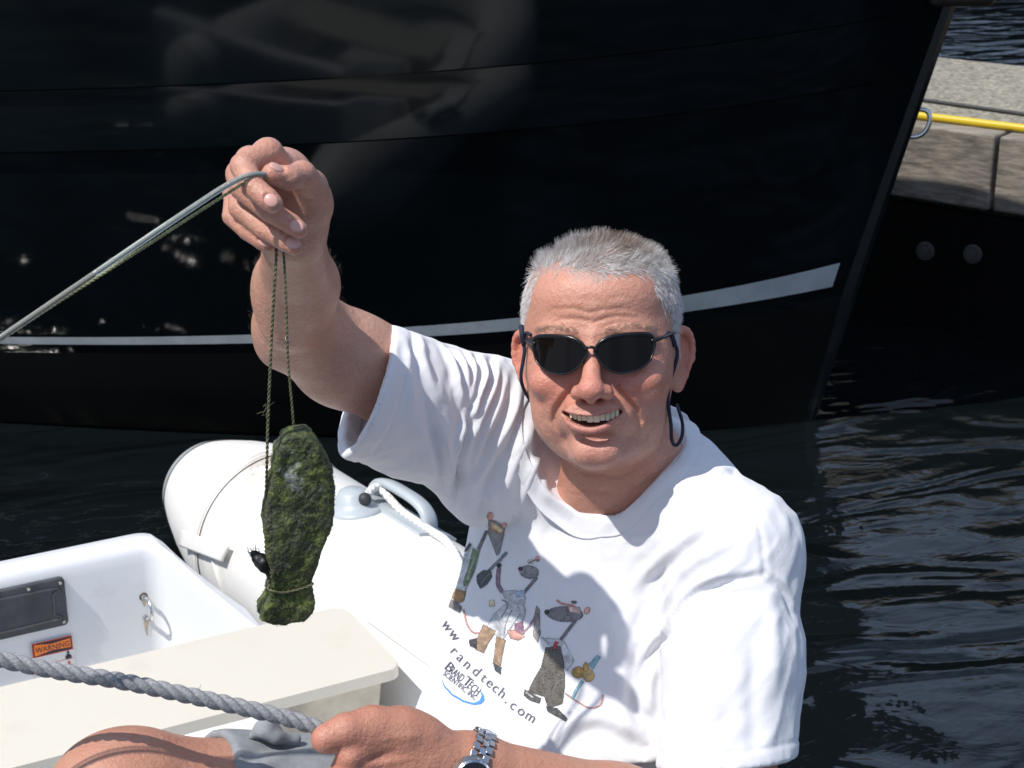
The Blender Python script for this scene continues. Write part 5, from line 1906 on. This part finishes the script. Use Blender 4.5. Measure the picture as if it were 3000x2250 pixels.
def circ(x, y, rx, ry=None, n=18, rot=0.0):
    ry = ry or rx; c, s = math.cos(rot), math.sin(rot)
    return [(x + rx * math.cos(a) * c - ry * math.sin(a) * s, y + rx * math.cos(a) * s + ry * math.sin(a) * c) for a in np.linspace(0, 2 * np.pi, n, endpoint=False)]
def print_shapes(name, shapes, step=0.62, outline=True):
    """flat ink shapes laid on the cloth; later shapes cover earlier ones"""
    polys = [([c3(*p) for p in poly], col) for poly, col in shapes]
    allp = np.array([p for poly, _ in polys for p in poly])
    x0, y0 = allp.min(0) - 1; x1, y1 = allp.max(0) + 1
    nx, ny = int((x1 - x0) / step) + 1, int((y1 - y0) / step) + 1
    X, Y = np.meshgrid(x0 + step * (np.arange(nx) + 0.5), y0 + step * (np.arange(ny) + 0.5), indexing='ij')
    owner = np.full(X.shape, -1)
    edge = np.zeros(X.shape, bool)
    for k, (poly, col) in enumerate(polys):
        ins = inside(poly, X, Y)
        owner[ins] = k; edge[ins] = False
        q = np.array(poly); nq = len(q)
        if outline and max(np.ptp(q[:, 0]), np.ptp(q[:, 1])) > 4:
            for e in range(nq):
                a, ba = q[e], q[(e + 1) % nq] - q[e]
                t = np.clip(((X - a[0]) * ba[0] + (Y - a[1]) * ba[1]) / max(ba @ ba, 1e-9), 0, 1)
                edge |= ins & (np.hypot(X - a[0] - t * ba[0], Y - a[1] - t * ba[1]) < 0.5)
    shade = vnoise(np.stack([X.ravel(), Y.ravel(), 0 * X.ravel()], 1), 0.28, 5).reshape(X.shape) * 0.35 + vnoise(np.stack([X.ravel(), Y.ravel(), 0 * X.ravel()], 1), 0.9, 6).reshape(X.shape) * 0.2
    if not outline: shade *= 0
    pid = {}; V = []; Q = []; C = []
    def vert(i, j):
        if (i, j) not in pid:
            h = cast(bvh1, x0 + step * i, y0 + step * j)
            if h[0] is None: pid[(i, j)] = None
            else:
                nn = h[1] if h[1].dot(h[0] - CAMV) < 0 else -h[1]
                pid[(i, j)] = np.array(h[0] + nn * 0.0006)
        return pid[(i, j)]
    for i, j in np.argwhere(owner >= 0):
        ps = [vert(i, j), vert(i + 1, j), vert(i + 1, j + 1), vert(i, j + 1)]
        if any(p is None for p in ps): continue
        if max(np.linalg.norm(ps[0] - ps[2]), np.linalg.norm(ps[1] - ps[3])) > 0.02: continue
        b = len(V); V += ps; Q.append([b, b + 3, b + 2, b + 1]); C += [tuple(np.clip(np.array(polys[owner[i, j]][1]) * (0.42 if edge[i, j] else 1.05 + shade[i, j]), 0, 1))] * 4
    if Q:
        return link(name, np_mesh(name, np.array(V), np.array(Q), np.array(C)), INK, shirt)
def text_mesh(body):
    cu = bpy.data.curves.new('glyphs', 'FONT'); cu.body = body; cu.size = 1.0; cu.resolution_u = 3
    o = bpy.data.objects.new('glyphs', cu); COL.objects.link(o)
    me = bpy.data.meshes.new_from_object(o.evaluated_get(bpy.context.evaluated_depsgraph_get()))
    V = np.array([v.co[:] for v in me.vertices]); F = [tuple(p.vertices) for p in me.polygons]
    bpy.data.objects.remove(o); bpy.data.meshes.remove(me)
    return V, F
def print_text(name, items, col):
    """items: (text, crop x, crop y, width or None, height, angle degrees) with the baseline start at x, y"""
    V, F, C = [], [], []
    for body, x, y, wdt, hgt, ang in items:
        T, Fs = text_mesh(body)
        hh = hgt / 0.52
        mn, mx = T.min(0), T.max(0)
        sx = hh if wdt is None else wdt / (mx[0] - mn[0])
        a = R_(ang); b = len(V); ok = True; vs = []
        for t in T:
            u, v = (t[0] - mn[0]) * sx, t[1] * hh
            px, py = c3(x + u * math.cos(a) + v * math.sin(a), y + u * math.sin(a) - v * math.cos(a))
            h = cast(bvh1, px, py)
            if h[0] is None: ok = False; break
            nn = h[1] if h[1].dot(h[0] - CAMV) < 0 else -h[1]
            vs.append(np.array(h[0] + nn * 0.0009))
        if not ok: continue
        V += vs; F += [tuple(i + b for i in f) for f in Fs]
    me = bpy.data.meshes.new(name)
    me.from_pydata([tuple(v) for v in V], [], F); me.update()
    a = me.color_attributes.new('tint', 'FLOAT_COLOR', 'POINT')
    a.data.foreach_set('color', np.tile(np.array([*col, 1.0], np.float32), len(V)))
    return link(name, me, INK, shirt, smooth=False)
gy, gy2, coat, coat2 = (0.16, 0.155, 0.16), (0.22, 0.215, 0.22), (0.50, 0.51, 0.53), (0.36, 0.37, 0.39)
pink, org, brn, brn2, blk = (0.62, 0.34, 0.27), (0.66, 0.36, 0.14), (0.30, 0.20, 0.125), (0.36, 0.21, 0.09), (0.035, 0.035, 0.04)
salmon, grn, olive, slate, blue = (0.72, 0.36, 0.28), (0.13, 0.19, 0.09), (0.10, 0.09, 0.075), (0.055, 0.07, 0.075), (0.19, 0.37, 0.44)
print_shapes('printed_figure', [
    (stroke_poly([(330, 800), (352, 890), (390, 940), (440, 940)], 9), salmon),
    (stroke_poly([(472, 320), (440, 390), (418, 440)], 20), gy),
    ([(380, 420), (430, 440), (400, 560), (340, 690), (290, 680), (265, 660), (300, 560), (340, 470)], coat),
    ([(385, 430), (425, 445), (385, 600), (340, 665), (325, 640), (360, 540)], grn),
    (stroke_poly([(400, 480), (378, 540), (352, 620)], 16), (0.30, 0.36, 0.26)),
    ([(262, 670), (345, 690), (332, 750), (300, 762), (250, 722)], brn2),
    ([(238, 725), (300, 765), (322, 790), (308, 822), (240, 785), (228, 755)], (0.20, 0.18, 0.165)),
    (stroke_poly([(330, 430), (345, 440), (372, 400)], 18), slate),
    (stroke_poly([(290, 600), (310, 520), (350, 470)], 24), coat2),
    ([(478, 248), (530, 262), (580, 300), (575, 345), (548, 460), (530, 472), (502, 402), (476, 330)], gy2),
    (circ(490, 230, 20, 25, rot=0.3), pink), (circ(576, 285, 15), pink),
    ([(495, 262), (572, 310), (558, 338), (494, 300)], (0.72, 0.56, 0.36)),
    (stroke_poly([(492, 298), (530, 326), (560, 336)], 9), org)])
print_shapes('printed_tool', [
    (stroke_poly([(470, 580), (530, 520), (592, 452)], 18), (0.20, 0.20, 0.24)),
    (circ(545, 532, 15), blk),
    ([(408, 592), (450, 560), (490, 558), (505, 600), (472, 650), (432, 675), (412, 640)], slate),
    (stroke_poly([(440, 640), (470, 600), (500, 575)], 6), (0.45, 0.40, 0.30)),
    ([(485, 745), (515, 742), (518, 778), (484, 784)], (0.66, 0.56, 0.34))])
print_shapes('printed_figure', [
    (stroke_poly([(775, 605), (735, 650), (690, 705)], 18), gy),
    (stroke_poly([(565, 695), (538, 640), (545, 545)], 26), (0.22, 0.15, 0.19)),
    ([(560, 690), (650, 680), (708, 730), (690, 800), (622, 905), (565, 992), (470, 905), (510, 830), (590, 760)], coat),
    ([(640, 690), (700, 680), (705, 720), (660, 725)], (0.33, 0.40, 0.50)),
    (stroke_poly([(560, 740), (600, 770), (560, 850)], 7), coat2), (stroke_poly([(668, 760), (690, 810), (668, 875)], 34), coat),
    (stroke_poly([(625, 800), (590, 880), (575, 960)], 7), coat2),
    ([(450, 890), (528, 932), (482, 1000), (452, 1066), (400, 1042), (412, 975)], brn),
    ([(528, 962), (585, 985), (565, 1080), (550, 1165), (508, 1130), (520, 1040)], brn),
    ([(362, 985), (412, 972), (412, 1042), (368, 1022)], blk), ([(508, 1120), (558, 1152), (556, 1196), (522, 1172)], slate),
    (circ(728, 572, 60, 42, rot=0.15), gy2), (circ(676, 552, 14), blk), (circ(672, 566, 6), (0.5, 0.12, 0.14)),
    (circ(778, 492, 14, 18), salmon), (circ(738, 508, 20, 15), (0.62, 0.58, 0.56)), (stroke_poly([(722, 520), (760, 500), (792, 500)], 6), gy),
    ([(640, 885), (690, 872), (700, 950), (640, 940)], (0.24, 0.13, 0.19)),
    ([(592, 925), (640, 925), (705, 965), (660, 988), (612, 975)], (0.55, 0.29, 0.23)),
    (stroke_poly([(680, 950), (730, 900), (770, 830)], 12), (0.38, 0.25, 0.30))])
print_shapes('printed_figure', [
    (stroke_poly([(948, 1310), (1010, 1352), (1090, 1398), (1160, 1380), (1176, 1318)], 9), salmon),
    (stroke_poly([(1010, 865), (960, 930), (918, 985)], 20), gy),
    ([(772, 775), (792, 800), (796, 950), (780, 1003), (752, 960), (758, 840)], (0.26, 0.24, 0.22)),
    ([(798, 968), (900, 978), (940, 990), (1002, 1112), (960, 1172), (915, 1090), (850, 1020)], coat),
    ([(828, 1030), (918, 1020), (940, 1120), (945, 1260), (930, 1372), (842, 1402), (820, 1330), (720, 1300), (752, 1230), (800, 1150)], olive),
    (stroke_poly([(850, 1060), (835, 1150), (800, 1260)], 6), (0.26, 0.23, 0.18)), (stroke_poly([(870, 1300), (900, 1240), (940, 1220)], 6), (0.40, 0.42, 0.42)),
    ([(885, 990), (908, 996), (890, 1042), (866, 1036)], (0.50, 0.05, 0.06)),
    ([(700, 1285), (800, 1340), (790, 1372), (730, 1352), (694, 1322)], (0.07, 0.07, 0.07)),
    ([(830, 1388), (900, 1400), (962, 1462), (950, 1482), (880, 1444), (838, 1418)], (0.06, 0.06, 0.06)),
    (stroke_poly([(706, 1300), (752, 1335)], 14), (0.40, 0.40, 0.40)),
    (circ(945, 828, 112, 48, rot=0.05), gy), (circ(836, 816, 15, 17), blk), (circ(1080, 806, 17, 24, rot=0.6), pink),
    (stroke_poly([(895, 742), (930, 765), (1000, 780), (1038, 830)], 12), (0.66, 0.26, 0.19)), ([(960, 780), (1040, 785), (1036, 826), (975, 815)], (0.62, 0.44, 0.38)),
    (circ(1000, 755, 18, 10), gy),
    (circ(1025, 1182, 40, 36), (0.40, 0.25, 0.07)), (circ(1088, 1200, 36, 40), (0.48, 0.33, 0.13)), (circ(1072, 1150, 18, 30), (0.42, 0.27, 0.08)),
    ([(1090, 1130), (1140, 1075), (1162, 1090), (1112, 1165)], blue), (stroke_poly([(1052, 1235), (1020, 1280), (988, 1345)], 18), blue)])
print_text('web_address_lettering', [(ch, x - 14, y + 20, None, 46, a) for ch, x, y, a in (
    ('w', 208, 868, 58), ('w', 250, 925, 55), ('r', 262, 1040, 48), ('a', 298, 1078, 45), ('n', 340, 1122, 43), ('d', 392, 1165, 41), ('t', 440, 1206, 40), ('e', 476, 1236, 39),
    ('c', 512, 1268, 39), ('h', 550, 1300, 38), ('.', 592, 1345, 36), ('c', 620, 1376, 34), ('o', 664, 1408, 33), ('m', 714, 1440, 32))], (0.10, 0.10, 0.13))
print_text('company_logo_lettering', [('B', 214, 1160, None, 44, 40), ('RAND', 242, 1182, 92, 36, 40), ('T', 320, 1245, None, 44, 40), ('ECH', 350, 1272, 78, 36, 40), ('SCIENTIFIC, INC', 204, 1196, 246, 24, 39)], (0.055, 0.055, 0.085))
print_shapes('company_logo_swoosh', [([(196, 1215), (215, 1262), (262, 1312), (330, 1352), (392, 1368), (428, 1352), (440, 1322), (428, 1288), (452, 1318), (458, 1350), (438, 1374), (392, 1380), (325, 1362), (258, 1322), (210, 1268)], (0.06, 0.26, 0.78))], 0.5, False)

# ================================================================ mossy stone on a looped twine
UPC = C2W.T @ np.array([0, 0, 1.0])                       # world up in the camera frame
sty = R_(-13)
SR = np.array([math.cos(sty), 0, 0]); SR = SR + np.array([0, 0, math.sin(sty)]) * 1.0
SR = SR - UPC * (SR @ UPC); SR /= np.linalg.norm(SR)      # to the right along the stone
SNm = np.cross(SR, UPC); SNm /= np.linalg.norm(SNm)
if SNm[2] < 0: SNm = -SNm
SO = P(280, 520, 1.535)
def stone_uv(px, py):
    r = P(px, py, 1.0)
    t = (SO @ SNm) / (r @ SNm)
    q = r * t - SO
    return q @ SR, q @ UPC
def sp3(u, v, w):
    return SO + SR * u + UPC * v + SNm * w
oc = [(320, 190), (400, 172), (500, 150), (560, 200), (600, 250), (640, 310), (690, 420), (700, 520), (708, 620), (690, 800), (655, 900), (630, 960), (590, 1060), (560, 1200), (538, 1270), (528, 1318), (534, 1350), (560, 1390), (556, 1440), (545, 1490), (480, 1555), (420, 1568), (330, 1590), (270, 1585), (220, 1570), (150, 1530), (160, 1490), (180, 1450), (222, 1395), (222, 1345), (238, 1290), (240, 1230), (228, 1150), (212, 1080), (190, 1000), (180, 850), (192, 700), (215, 600), (230, 520), (258, 400), (272, 300), (312, 240)]
poly = np.array([stone_uv(239 + x / 7.474, 409.6 + y / 7.474) for x, y in oc])
def build_stone():
    h = 0.0011
    lo = np.array([poly[:, 0].min() - 0.008, poly[:, 1].min() - 0.008, -0.026]); hi = np.array([poly[:, 0].max() + 0.008, poly[:, 1].max() + 0.008, 0.020])
    g = Grid(lo, hi, h)
    n = g.n
    X = lo[0] + h * np.arange(n[0]); Y = lo[1] + h * np.arange(n[1]); Z = lo[2] + h * np.arange(n[2])
    XX, YY = np.meshgrid(X, Y, indexing='ij')
    d2 = np.full(XX.shape, 1e9)
    for i in range(len(poly)):
        a = poly[i]; ba = poly[(i + 1) % len(poly)] - a
        t = np.clip(((XX - a[0]) * ba[0] + (YY - a[1]) * ba[1]) / (ba @ ba), 0, 1)
        d2 = np.minimum(d2, np.hypot(XX - a[0] - t * ba[0], YY - a[1] - t * ba[1]))
    d2 = np.where(inside([tuple(p) for p in poly], XX, YY), -d2, d2)
    th = 0.0125 + 0.003 * np.sin(XX * 60 + 1) * np.cos(YY * 35)
    dz = np.abs(Z[None, None, :] + 0.003) - th[:, :, None]
    A = (d2[:, :, None] + 0.0035) + 0 * dz
    q = np.maximum(A, dz)
    D = np.minimum(q, 0) + np.sqrt(np.maximum(A, 0) ** 2 + np.maximum(dz, 0) ** 2) - 0.0035
    g.D = D.astype(np.float32)
    V, Q = g.mesh()
    N = vnormals(V, Q)
    dd = 0.0016 * vnoise(V, 70, 51) + 0.0011 * vnoise(V, 170, 52) + 0.0006 * vnoise(V, 420, 53)
    V = V + N * dd[:, None]
    return W(SO + V[:, :1] * SR + V[:, 1:2] * UPC + V[:, 2:3] * SNm), Q
V, Q = build_stone()
m = NT('mossy_wet_stone')
m.set(Roughness=0.62)
co = m.coord()
n1 = m.noise(38, 6, 0.7, co); n2 = m.noise(95, 5, 0.7, co); n3 = m.noise(320, 3, 0.6, co); n4 = m.noise(24, 5, 0.65, co)
moss = m.ramp(n2, [(0.30, (0.014, 0.019, 0.008)), (0.46, (0.050, 0.066, 0.016)), (0.58, (0.125, 0.16, 0.03)), (0.74, (0.21, 0.26, 0.055))])
rock = m.ramp(n1, [(0.35, (0.030, 0.028, 0.024)), (0.7, (0.085, 0.078, 0.068))])
c = m.mix(m.ramp(n1, [(0.46, 0.0), (0.62, 0.75)]), moss, rock)
c = m.mix(m.ramp(n4, [(0.57, 0.0), (0.66, 0.8)]), c, (0.30, 0.33, 0.32))
c = m.mix(m.ramp(n3, [(0.40, 0.0), (0.75, 0.55)]), c, (0.012, 0.016, 0.008))
m.color(c)
nb = m.bump(n3, 0.9, 0.003)
m.bump(n2, 0.8, 0.004, nb)
MOSS = m.m
stone = link('mossy_stone', np_mesh('mossy_stone', V, Q), MOSS)
tag(stone, 'flat green moss-covered stone hanging on twine below the raised hand', 'stone')
bv_st = BVHTree.FromPolygons([Vector(v) for v in V], [tuple(int(i) for i in q) for q in Q])
# short moss strands over the stone
def moss_col(r, rs):
    k = rs.random((len(r), 1))
    return np.where(k < 0.55, np.array([0.035, 0.05, 0.012]), np.where(k < 0.85, np.array([0.10, 0.13, 0.025]), np.array([0.24, 0.27, 0.08]))) * rs.uniform(0.6, 1.3, (len(r), 1))
Vm = V * 1000.0
patch = lambda p: np.clip(vnoise(p, 0.09, 91) + 0.35, 0.05, 1)
V1, Q1, C1 = hair_strands(Vm, Q, vnormals(V, Q), patch, 5200, lambda r, rs: 2.2 * rs.uniform(0.3, 1.4, len(r)), lambda r, n, rs: n * 0.6 + np.array([0, 0, -0.7]) + 0.7 * rs.normal(size=r.shape), 0.24, moss_col, 2, 92)
tag(link('moss_strands', np_mesh('moss_strands', V1 / 1000, Q1, C1), HAIRM, stone), kind='stuff')
# dark weed tuft stuck to its left edge
parts = []
rs = np.random.default_rng(3)
base = W(P(264, 560, 1.545))
g = Grid((-0.25, -0.20, -1.60), (-0.19, -0.12, -1.49), 0.0012)
for a, b, r0, r1 in ((P(253, 553, 1.54), P(262, 562, 1.542), 0.0030, 0.0062), (P(262, 562, 1.542), P(267, 566, 1.545), 0.0062, 0.005), (P(264, 569, 1.542), P(268, 572, 1.545), 0.0028, 0.003)):
    g.cone(a, b, r0, r1, 0.004)
V1, Q1 = g.mesh(); V1 = W(V1)
V1 = V1 + vnormals(V1, Q1) * (0.0014 * vnoise(V1, 260, 61))[:, None]
WEED = plain('black_weed', (0.010, 0.012, 0.011), 0.5, var=0.5, vscale=300)
o_w = link('weed_tuft', np_mesh('weed_tuft', V1, Q1), WEED, stone)
for k in range(13):
    s = W(P(252 + rs.uniform(0, 9), 551 + rs.uniform(0, 8), 1.54))
    e = s + C2W @ np.array([rs.uniform(-0.007, 0.002), rs.uniform(-0.003, 0.010), rs.uniform(-0.004, 0.004)])
    parts.append(tube_vq(catmull([s, (s + e) / 2 + rs.normal(size=3) * 0.001, e], 4), 0.00035, 6))
V1, Q1 = join_vq(parts)
o = link('weed_fringe', np_mesh('weed_fringe', V1, Q1), WEED, o_w)
tag(o, kind='stuff')

# twine
m = NT('green_twine')
m.set(Roughness=0.85)
m.color(m.ramp(m.noise(140, 4), [(0.3, (0.075, 0.07, 0.035)), (0.7, (0.19, 0.185, 0.095))]))
TWINE = m.m
def laid(name, path, R, pitch, mat, parent=None, n=2, step=0.0012, sides=6, sub=0.52):
    path = resample(path, step)
    parts = [tube_vq(q, R * (0.56 if n == 2 else 0.54), sides) for q in strands_path(path, R, pitch, n, sub)]
    V, Q = join_vq(parts)
    return link(name, np_mesh(name, V, Q), mat, parent)
twine = empty('twine', tuple(PW(276, 245, 1.45)))
tag(twine, 'thin green-brown twine looped round the mossy stone and held in the hand', 'twine')
fs = lambda px, py, off: None
def front(px, py, off=0.0012):
    h = cast(bv_st, px, py)
    if h[0] is None: return None
    nn = h[1] if h[1].dot(h[0] - CAMV) < 0 else -h[1]
    return np.array(h[0] + nn * off)
l1 = [PW(262, 188, 1.424), PW(268, 215, 1.448), PW(276, 246, 1.463), PW(274, 290, 1.47), PW(271, 350, 1.487), PW(268, 420, 1.507), PW(266.5, 480, 1.52), PW(265.5, 530, 1.535), PW(267, 570, 1.545), PW(269, 588, 1.545)]
laid('twine_line', catmull(l1, 8), 0.00145, 0.009, TWINE, twine)
l2 = [PW(268, 186, 1.425), PW(276, 215, 1.452), PW(283, 248, 1.466), PW(286, 300, 1.476), PW(288, 360, 1.493), PW(292, 405, 1.508), PW(294.5, 436, 1.520)]
laid('twine_line', catmull(l2, 8), 0.00125, 0.009, TWINE, twine)
wr = [q for q in (front(270.5, 589.5), front(274, 591), front(279, 592), front(286, 591.5), front(294, 590), front(303, 587.5), front(308, 586)) if q is not None]
wr = [PW(267.5, 586, 1.56)] + wr + [PW(312.5, 584, 1.553), PW(311, 583, 1.575)]
laid('twine_wrap', catmull(wr, 8), 0.0013, 0.009, TWINE, twine)
# frayed whisker and pale splice
parts = []
for k in range(7):
    s = PW(266.5 + rs.uniform(-1, 1), 408 + rs.uniform(-4, 10), 1.505); e = s + rs.normal(size=3) * 0.004
    parts.append(tube_vq(catmull([s, (s + e) / 2 + rs.normal(size=3) * 0.001, e], 4), 0.00022, 6))
V1, Q1 = join_vq(parts)
tag(link('frayed_fibres', np_mesh('frayed_fibres', V1, Q1), TWINE, twine), kind='stuff')
V1, Q1 = tube_vq(catmull([PW(287.2, 337, 1.488), PW(287.5, 340.5, 1.489)], 3), 0.0018, 8)
link('pale_knot', np_mesh('pale_knot', V1, Q1), plain('pale_tape', (0.5, 0.52, 0.5), 0.6), twine)

# clear plastic tube with cord alongside
m = NT('clear_pvc')
m.set(Base_Color=(0.66, 0.70, 0.66), Roughness=0.10, IOR=1.42)
m.b.inputs['Transmission Weight'].default_value = 0.75
PVC = m.m
tp = [PW(271, 178, 1.425), PW(264, 174.5, 1.415), PW(252, 174.8, 1.406), PW(238, 179.5, 1.40), PW(220, 189.5, 1.395), PW(200, 202.5, 1.39), PW(150, 236, 1.38), PW(100, 270, 1.37), PW(50, 304, 1.36), PW(-30, 359, 1.345), PW(-160, 452, 1.33), PW(-300, 590, 1.34), PW(-380, 760, 1.45)]
tpath = resample(catmull(tp, 8), 0.003)
ptube = tube('plastic_tube', tpath, 0.0026, PVC, None, 12)
tag(ptube, 'clear plastic tube running from the raised hand to the left edge', 'tube')
s = np.r_[0, np.cumsum(np.linalg.norm(np.diff(tpath, axis=0), axis=1))]
tpx = to_px(tpath)[:, 0]
seg = tpath[(tpx > -40) & (tpx < 95)]
m = NT('brown_residue')
m.set(Roughness=0.6)
m.color(m.ramp(m.noise(60, 3), [(0.3, (0.06, 0.045, 0.03)), (0.55, (0.16, 0.085, 0.02)), (0.8, (0.30, 0.16, 0.03))]))
tube('residue', seg, 0.0023, m.m, ptube, 8)
tube('inner_cord', tpath[tpx >= 95], 0.0012, plain('grey_core', (0.30, 0.32, 0.30), 0.6, var=0.3, vscale=120), ptube, 8)
cpth = [PW(266, 180, 1.422), PW(256, 177.5, 1.409), PW(240, 185.5, 1.404), PW(222, 197, 1.40), PW(200, 211, 1.395), PW(150, 243.5, 1.385), PW(100, 275.5, 1.376), PW(50, 307.5, 1.366), PW(-30, 361, 1.350), PW(-160, 454, 1.336), PW(-300, 593, 1.346), PW(-380, 764, 1.456)]
m = NT('yellow_green_cord')
m.set(Roughness=0.8)
m.color(m.ramp(m.noise(140, 3), [(0.3, (0.20, 0.21, 0.10)), (0.7, (0.36, 0.37, 0.20))]))
o = laid('thin_cord', catmull(cpth, 8), 0.0014, 0.008, m.m)
tag(o, 'thin yellow-green cord running alongside the clear plastic tube', 'cord')

# ================================================================ thick grey three-strand rope in his lower hand
m = NT('grey_rope_fibre')
m.set(Roughness=0.8)
fib = m.noise(420, 4, 0.6)
m.color(m.ramp(fib, [(0.3, (0.16, 0.165, 0.175)), (0.55, (0.27, 0.275, 0.285)), (0.75, (0.42, 0.42, 0.42))]))
m.bump(fib, 0.6, 0.0012)
ROPE = m.m
rp = [PW(-700, 700, 1.62), PW(-400, 620, 1.52), PW(-200, 628, 1.50), PW(-40, 650, 1.50), PW(0, 659.5, 1.51), PW(60, 671.5, 1.52), PW(120, 681, 1.53), PW(180, 693.5, 1.54), PW(240, 707, 1.55), PW(290, 719, 1.558), PW(325, 731, 1.565), PW(352, 745, 1.585), PW(375, 768, 1.61), PW(380, 800, 1.64)]
rpath = resample(catmull(rp, 8), 0.0015)
parts = [tube_vq(q, 0.0040, 10) for q in strands_path(rpath, 0.0076, 0.042, 3, 0.52)]
rope = empty('mooring_rope', tuple(rpath[0]))
tag(rope, 'thick grey three-strand rope running from the left edge into his fist', 'rope')
for V1, Q1 in parts:
    link('strand', np_mesh('strand', V1, Q1), ROPE, rope)
parts = []
for k in range(150):
    i = rs.integers(0, len(rpath)); d = rs.normal(size=3); d /= np.linalg.norm(d)
    s = rpath[i] + d * 0.0066; e = s + d * rs.uniform(0.0008, 0.0032) + rs.normal(size=3) * 0.0015
    parts.append(tube_vq(np.array([s, (s + e) / 2, e]), 0.00022, 4))
V1, Q1 = join_vq(parts)
tag(link('frayed_fibres', np_mesh('frayed_fibres', V1, Q1), ROPE, rope), kind='stuff')

# ================================================================ steel watch on his left wrist
bv_l = BVHTree.FromPolygons([Vector(v) for v in W(BV)], [tuple(int(i) for i in q) for q in BQ])
wc = W(P(470, 767, 1.617))
wax = W(P(505, 783, 1.63)) - W(P(455, 763, 1.612)); wax /= np.linalg.norm(wax)
v0 = np.array(Vector(wax).cross(Vector(C2W @ np.array([0, 0, 1.0])))); v0 /= np.linalg.norm(v0)
if (C2W.T @ v0)[1] < 0: v0 = -v0                       # towards the top of the picture
v1 = np.cross(wax, v0)
if (C2W.T @ v1)[2] < 0: v1 = -v1                       # towards the camera
watch = empty('wristwatch', tuple(wc))
tag(watch, 'silver steel wristwatch with link bracelet on the lower wrist', 'watch')
WST = plain('brushed_watch_steel', (0.56, 0.58, 0.60), 0.28, 1.0)
WST2 = plain('polished_watch_steel', (0.70, 0.71, 0.73), 0.14, 1.0)
def wrist(a, lift):
    d = v0 * math.cos(a) + v1 * math.sin(a)
    c = wc + wax * (-0.010 * math.sin(a))
    h = bv_l.ray_cast(Vector(c + d * 0.09), Vector(-d), 0.09)
    p = np.array(h[0]) if h[0] is not None else c + d * 0.03
    return p + d * lift, d
link_me = {}
def link_mesh(wd, ln, th, mat):
    key = (wd, mat.name)
    if key not in link_me:
        bm = bmesh.new()
        box_bm(bm, 0, 0, 0, wd, ln, th, min(wd, ln, th) * 0.28)
        link_me[key] = bm_mesh('bracelet_link', bm); link_me[key].materials.append(mat)
    return link_me[key]
for a in np.arange(-1.9, 4.4, 0.262):
    if 1.12 < a < 2.0: continue
    p, d = wrist(a, 0.0024)
    t = np.cross(wax, d); t /= np.linalg.norm(t)
    for k, (off, wd, mt) in enumerate(((0, 0.0066, WST2), (-0.0068, 0.0066, WST), (0.0068, 0.0066, WST))):
        o = bpy.data.objects.new('bracelet_link', link_mesh(wd, 0.0076, 0.0028, mt))
        COL.objects.link(o)
        M = Matrix(((wax[0], t[0], d[0], 0), (wax[1], t[1], d[1], 0), (wax[2], t[2], d[2], 0), (0, 0, 0, 1)))
        M.translation = Vector(p + wax * off + t * (0.0038 if k == 0 else 0.0) + d * (0.0002 if k == 0 else 0))
        o.parent = watch; o.matrix_parent_inverse = Matrix.Translation(watch.location).inverted()
        o.matrix_world = M
        o.matrix_basis = M
p, d = wrist(1.56, 0.004)
t = np.cross(wax, d)
def wdisc(name, r1, r2, h0, h1, mat, parent):
    bm = bmesh.new()
    bmesh.ops.create_cone(bm, cap_ends=True, segments=40, radius1=r1, radius2=r2, depth=h1 - h0)
    M = Vector(d).to_track_quat('Z', 'Y').to_matrix().to_4x4(); M.translation = Vector(p + d * (h0 + h1) / 2)
    bmesh.ops.transform(bm, matrix=M, verts=bm.verts)
    return link(name, bm_mesh(name, bm), mat, parent, smooth=False)
case = wdisc('case', 0.0195, 0.0185, -0.004, 0.004, WST, watch)
wdisc('bezel', 0.0182, 0.0165, 0.0041, 0.0062, WST2, watch)
wdisc('dial', 0.0162, 0.0160, 0.0050, 0.0064, plain('dark_dial', (0.02, 0.022, 0.03), 0.15), watch)
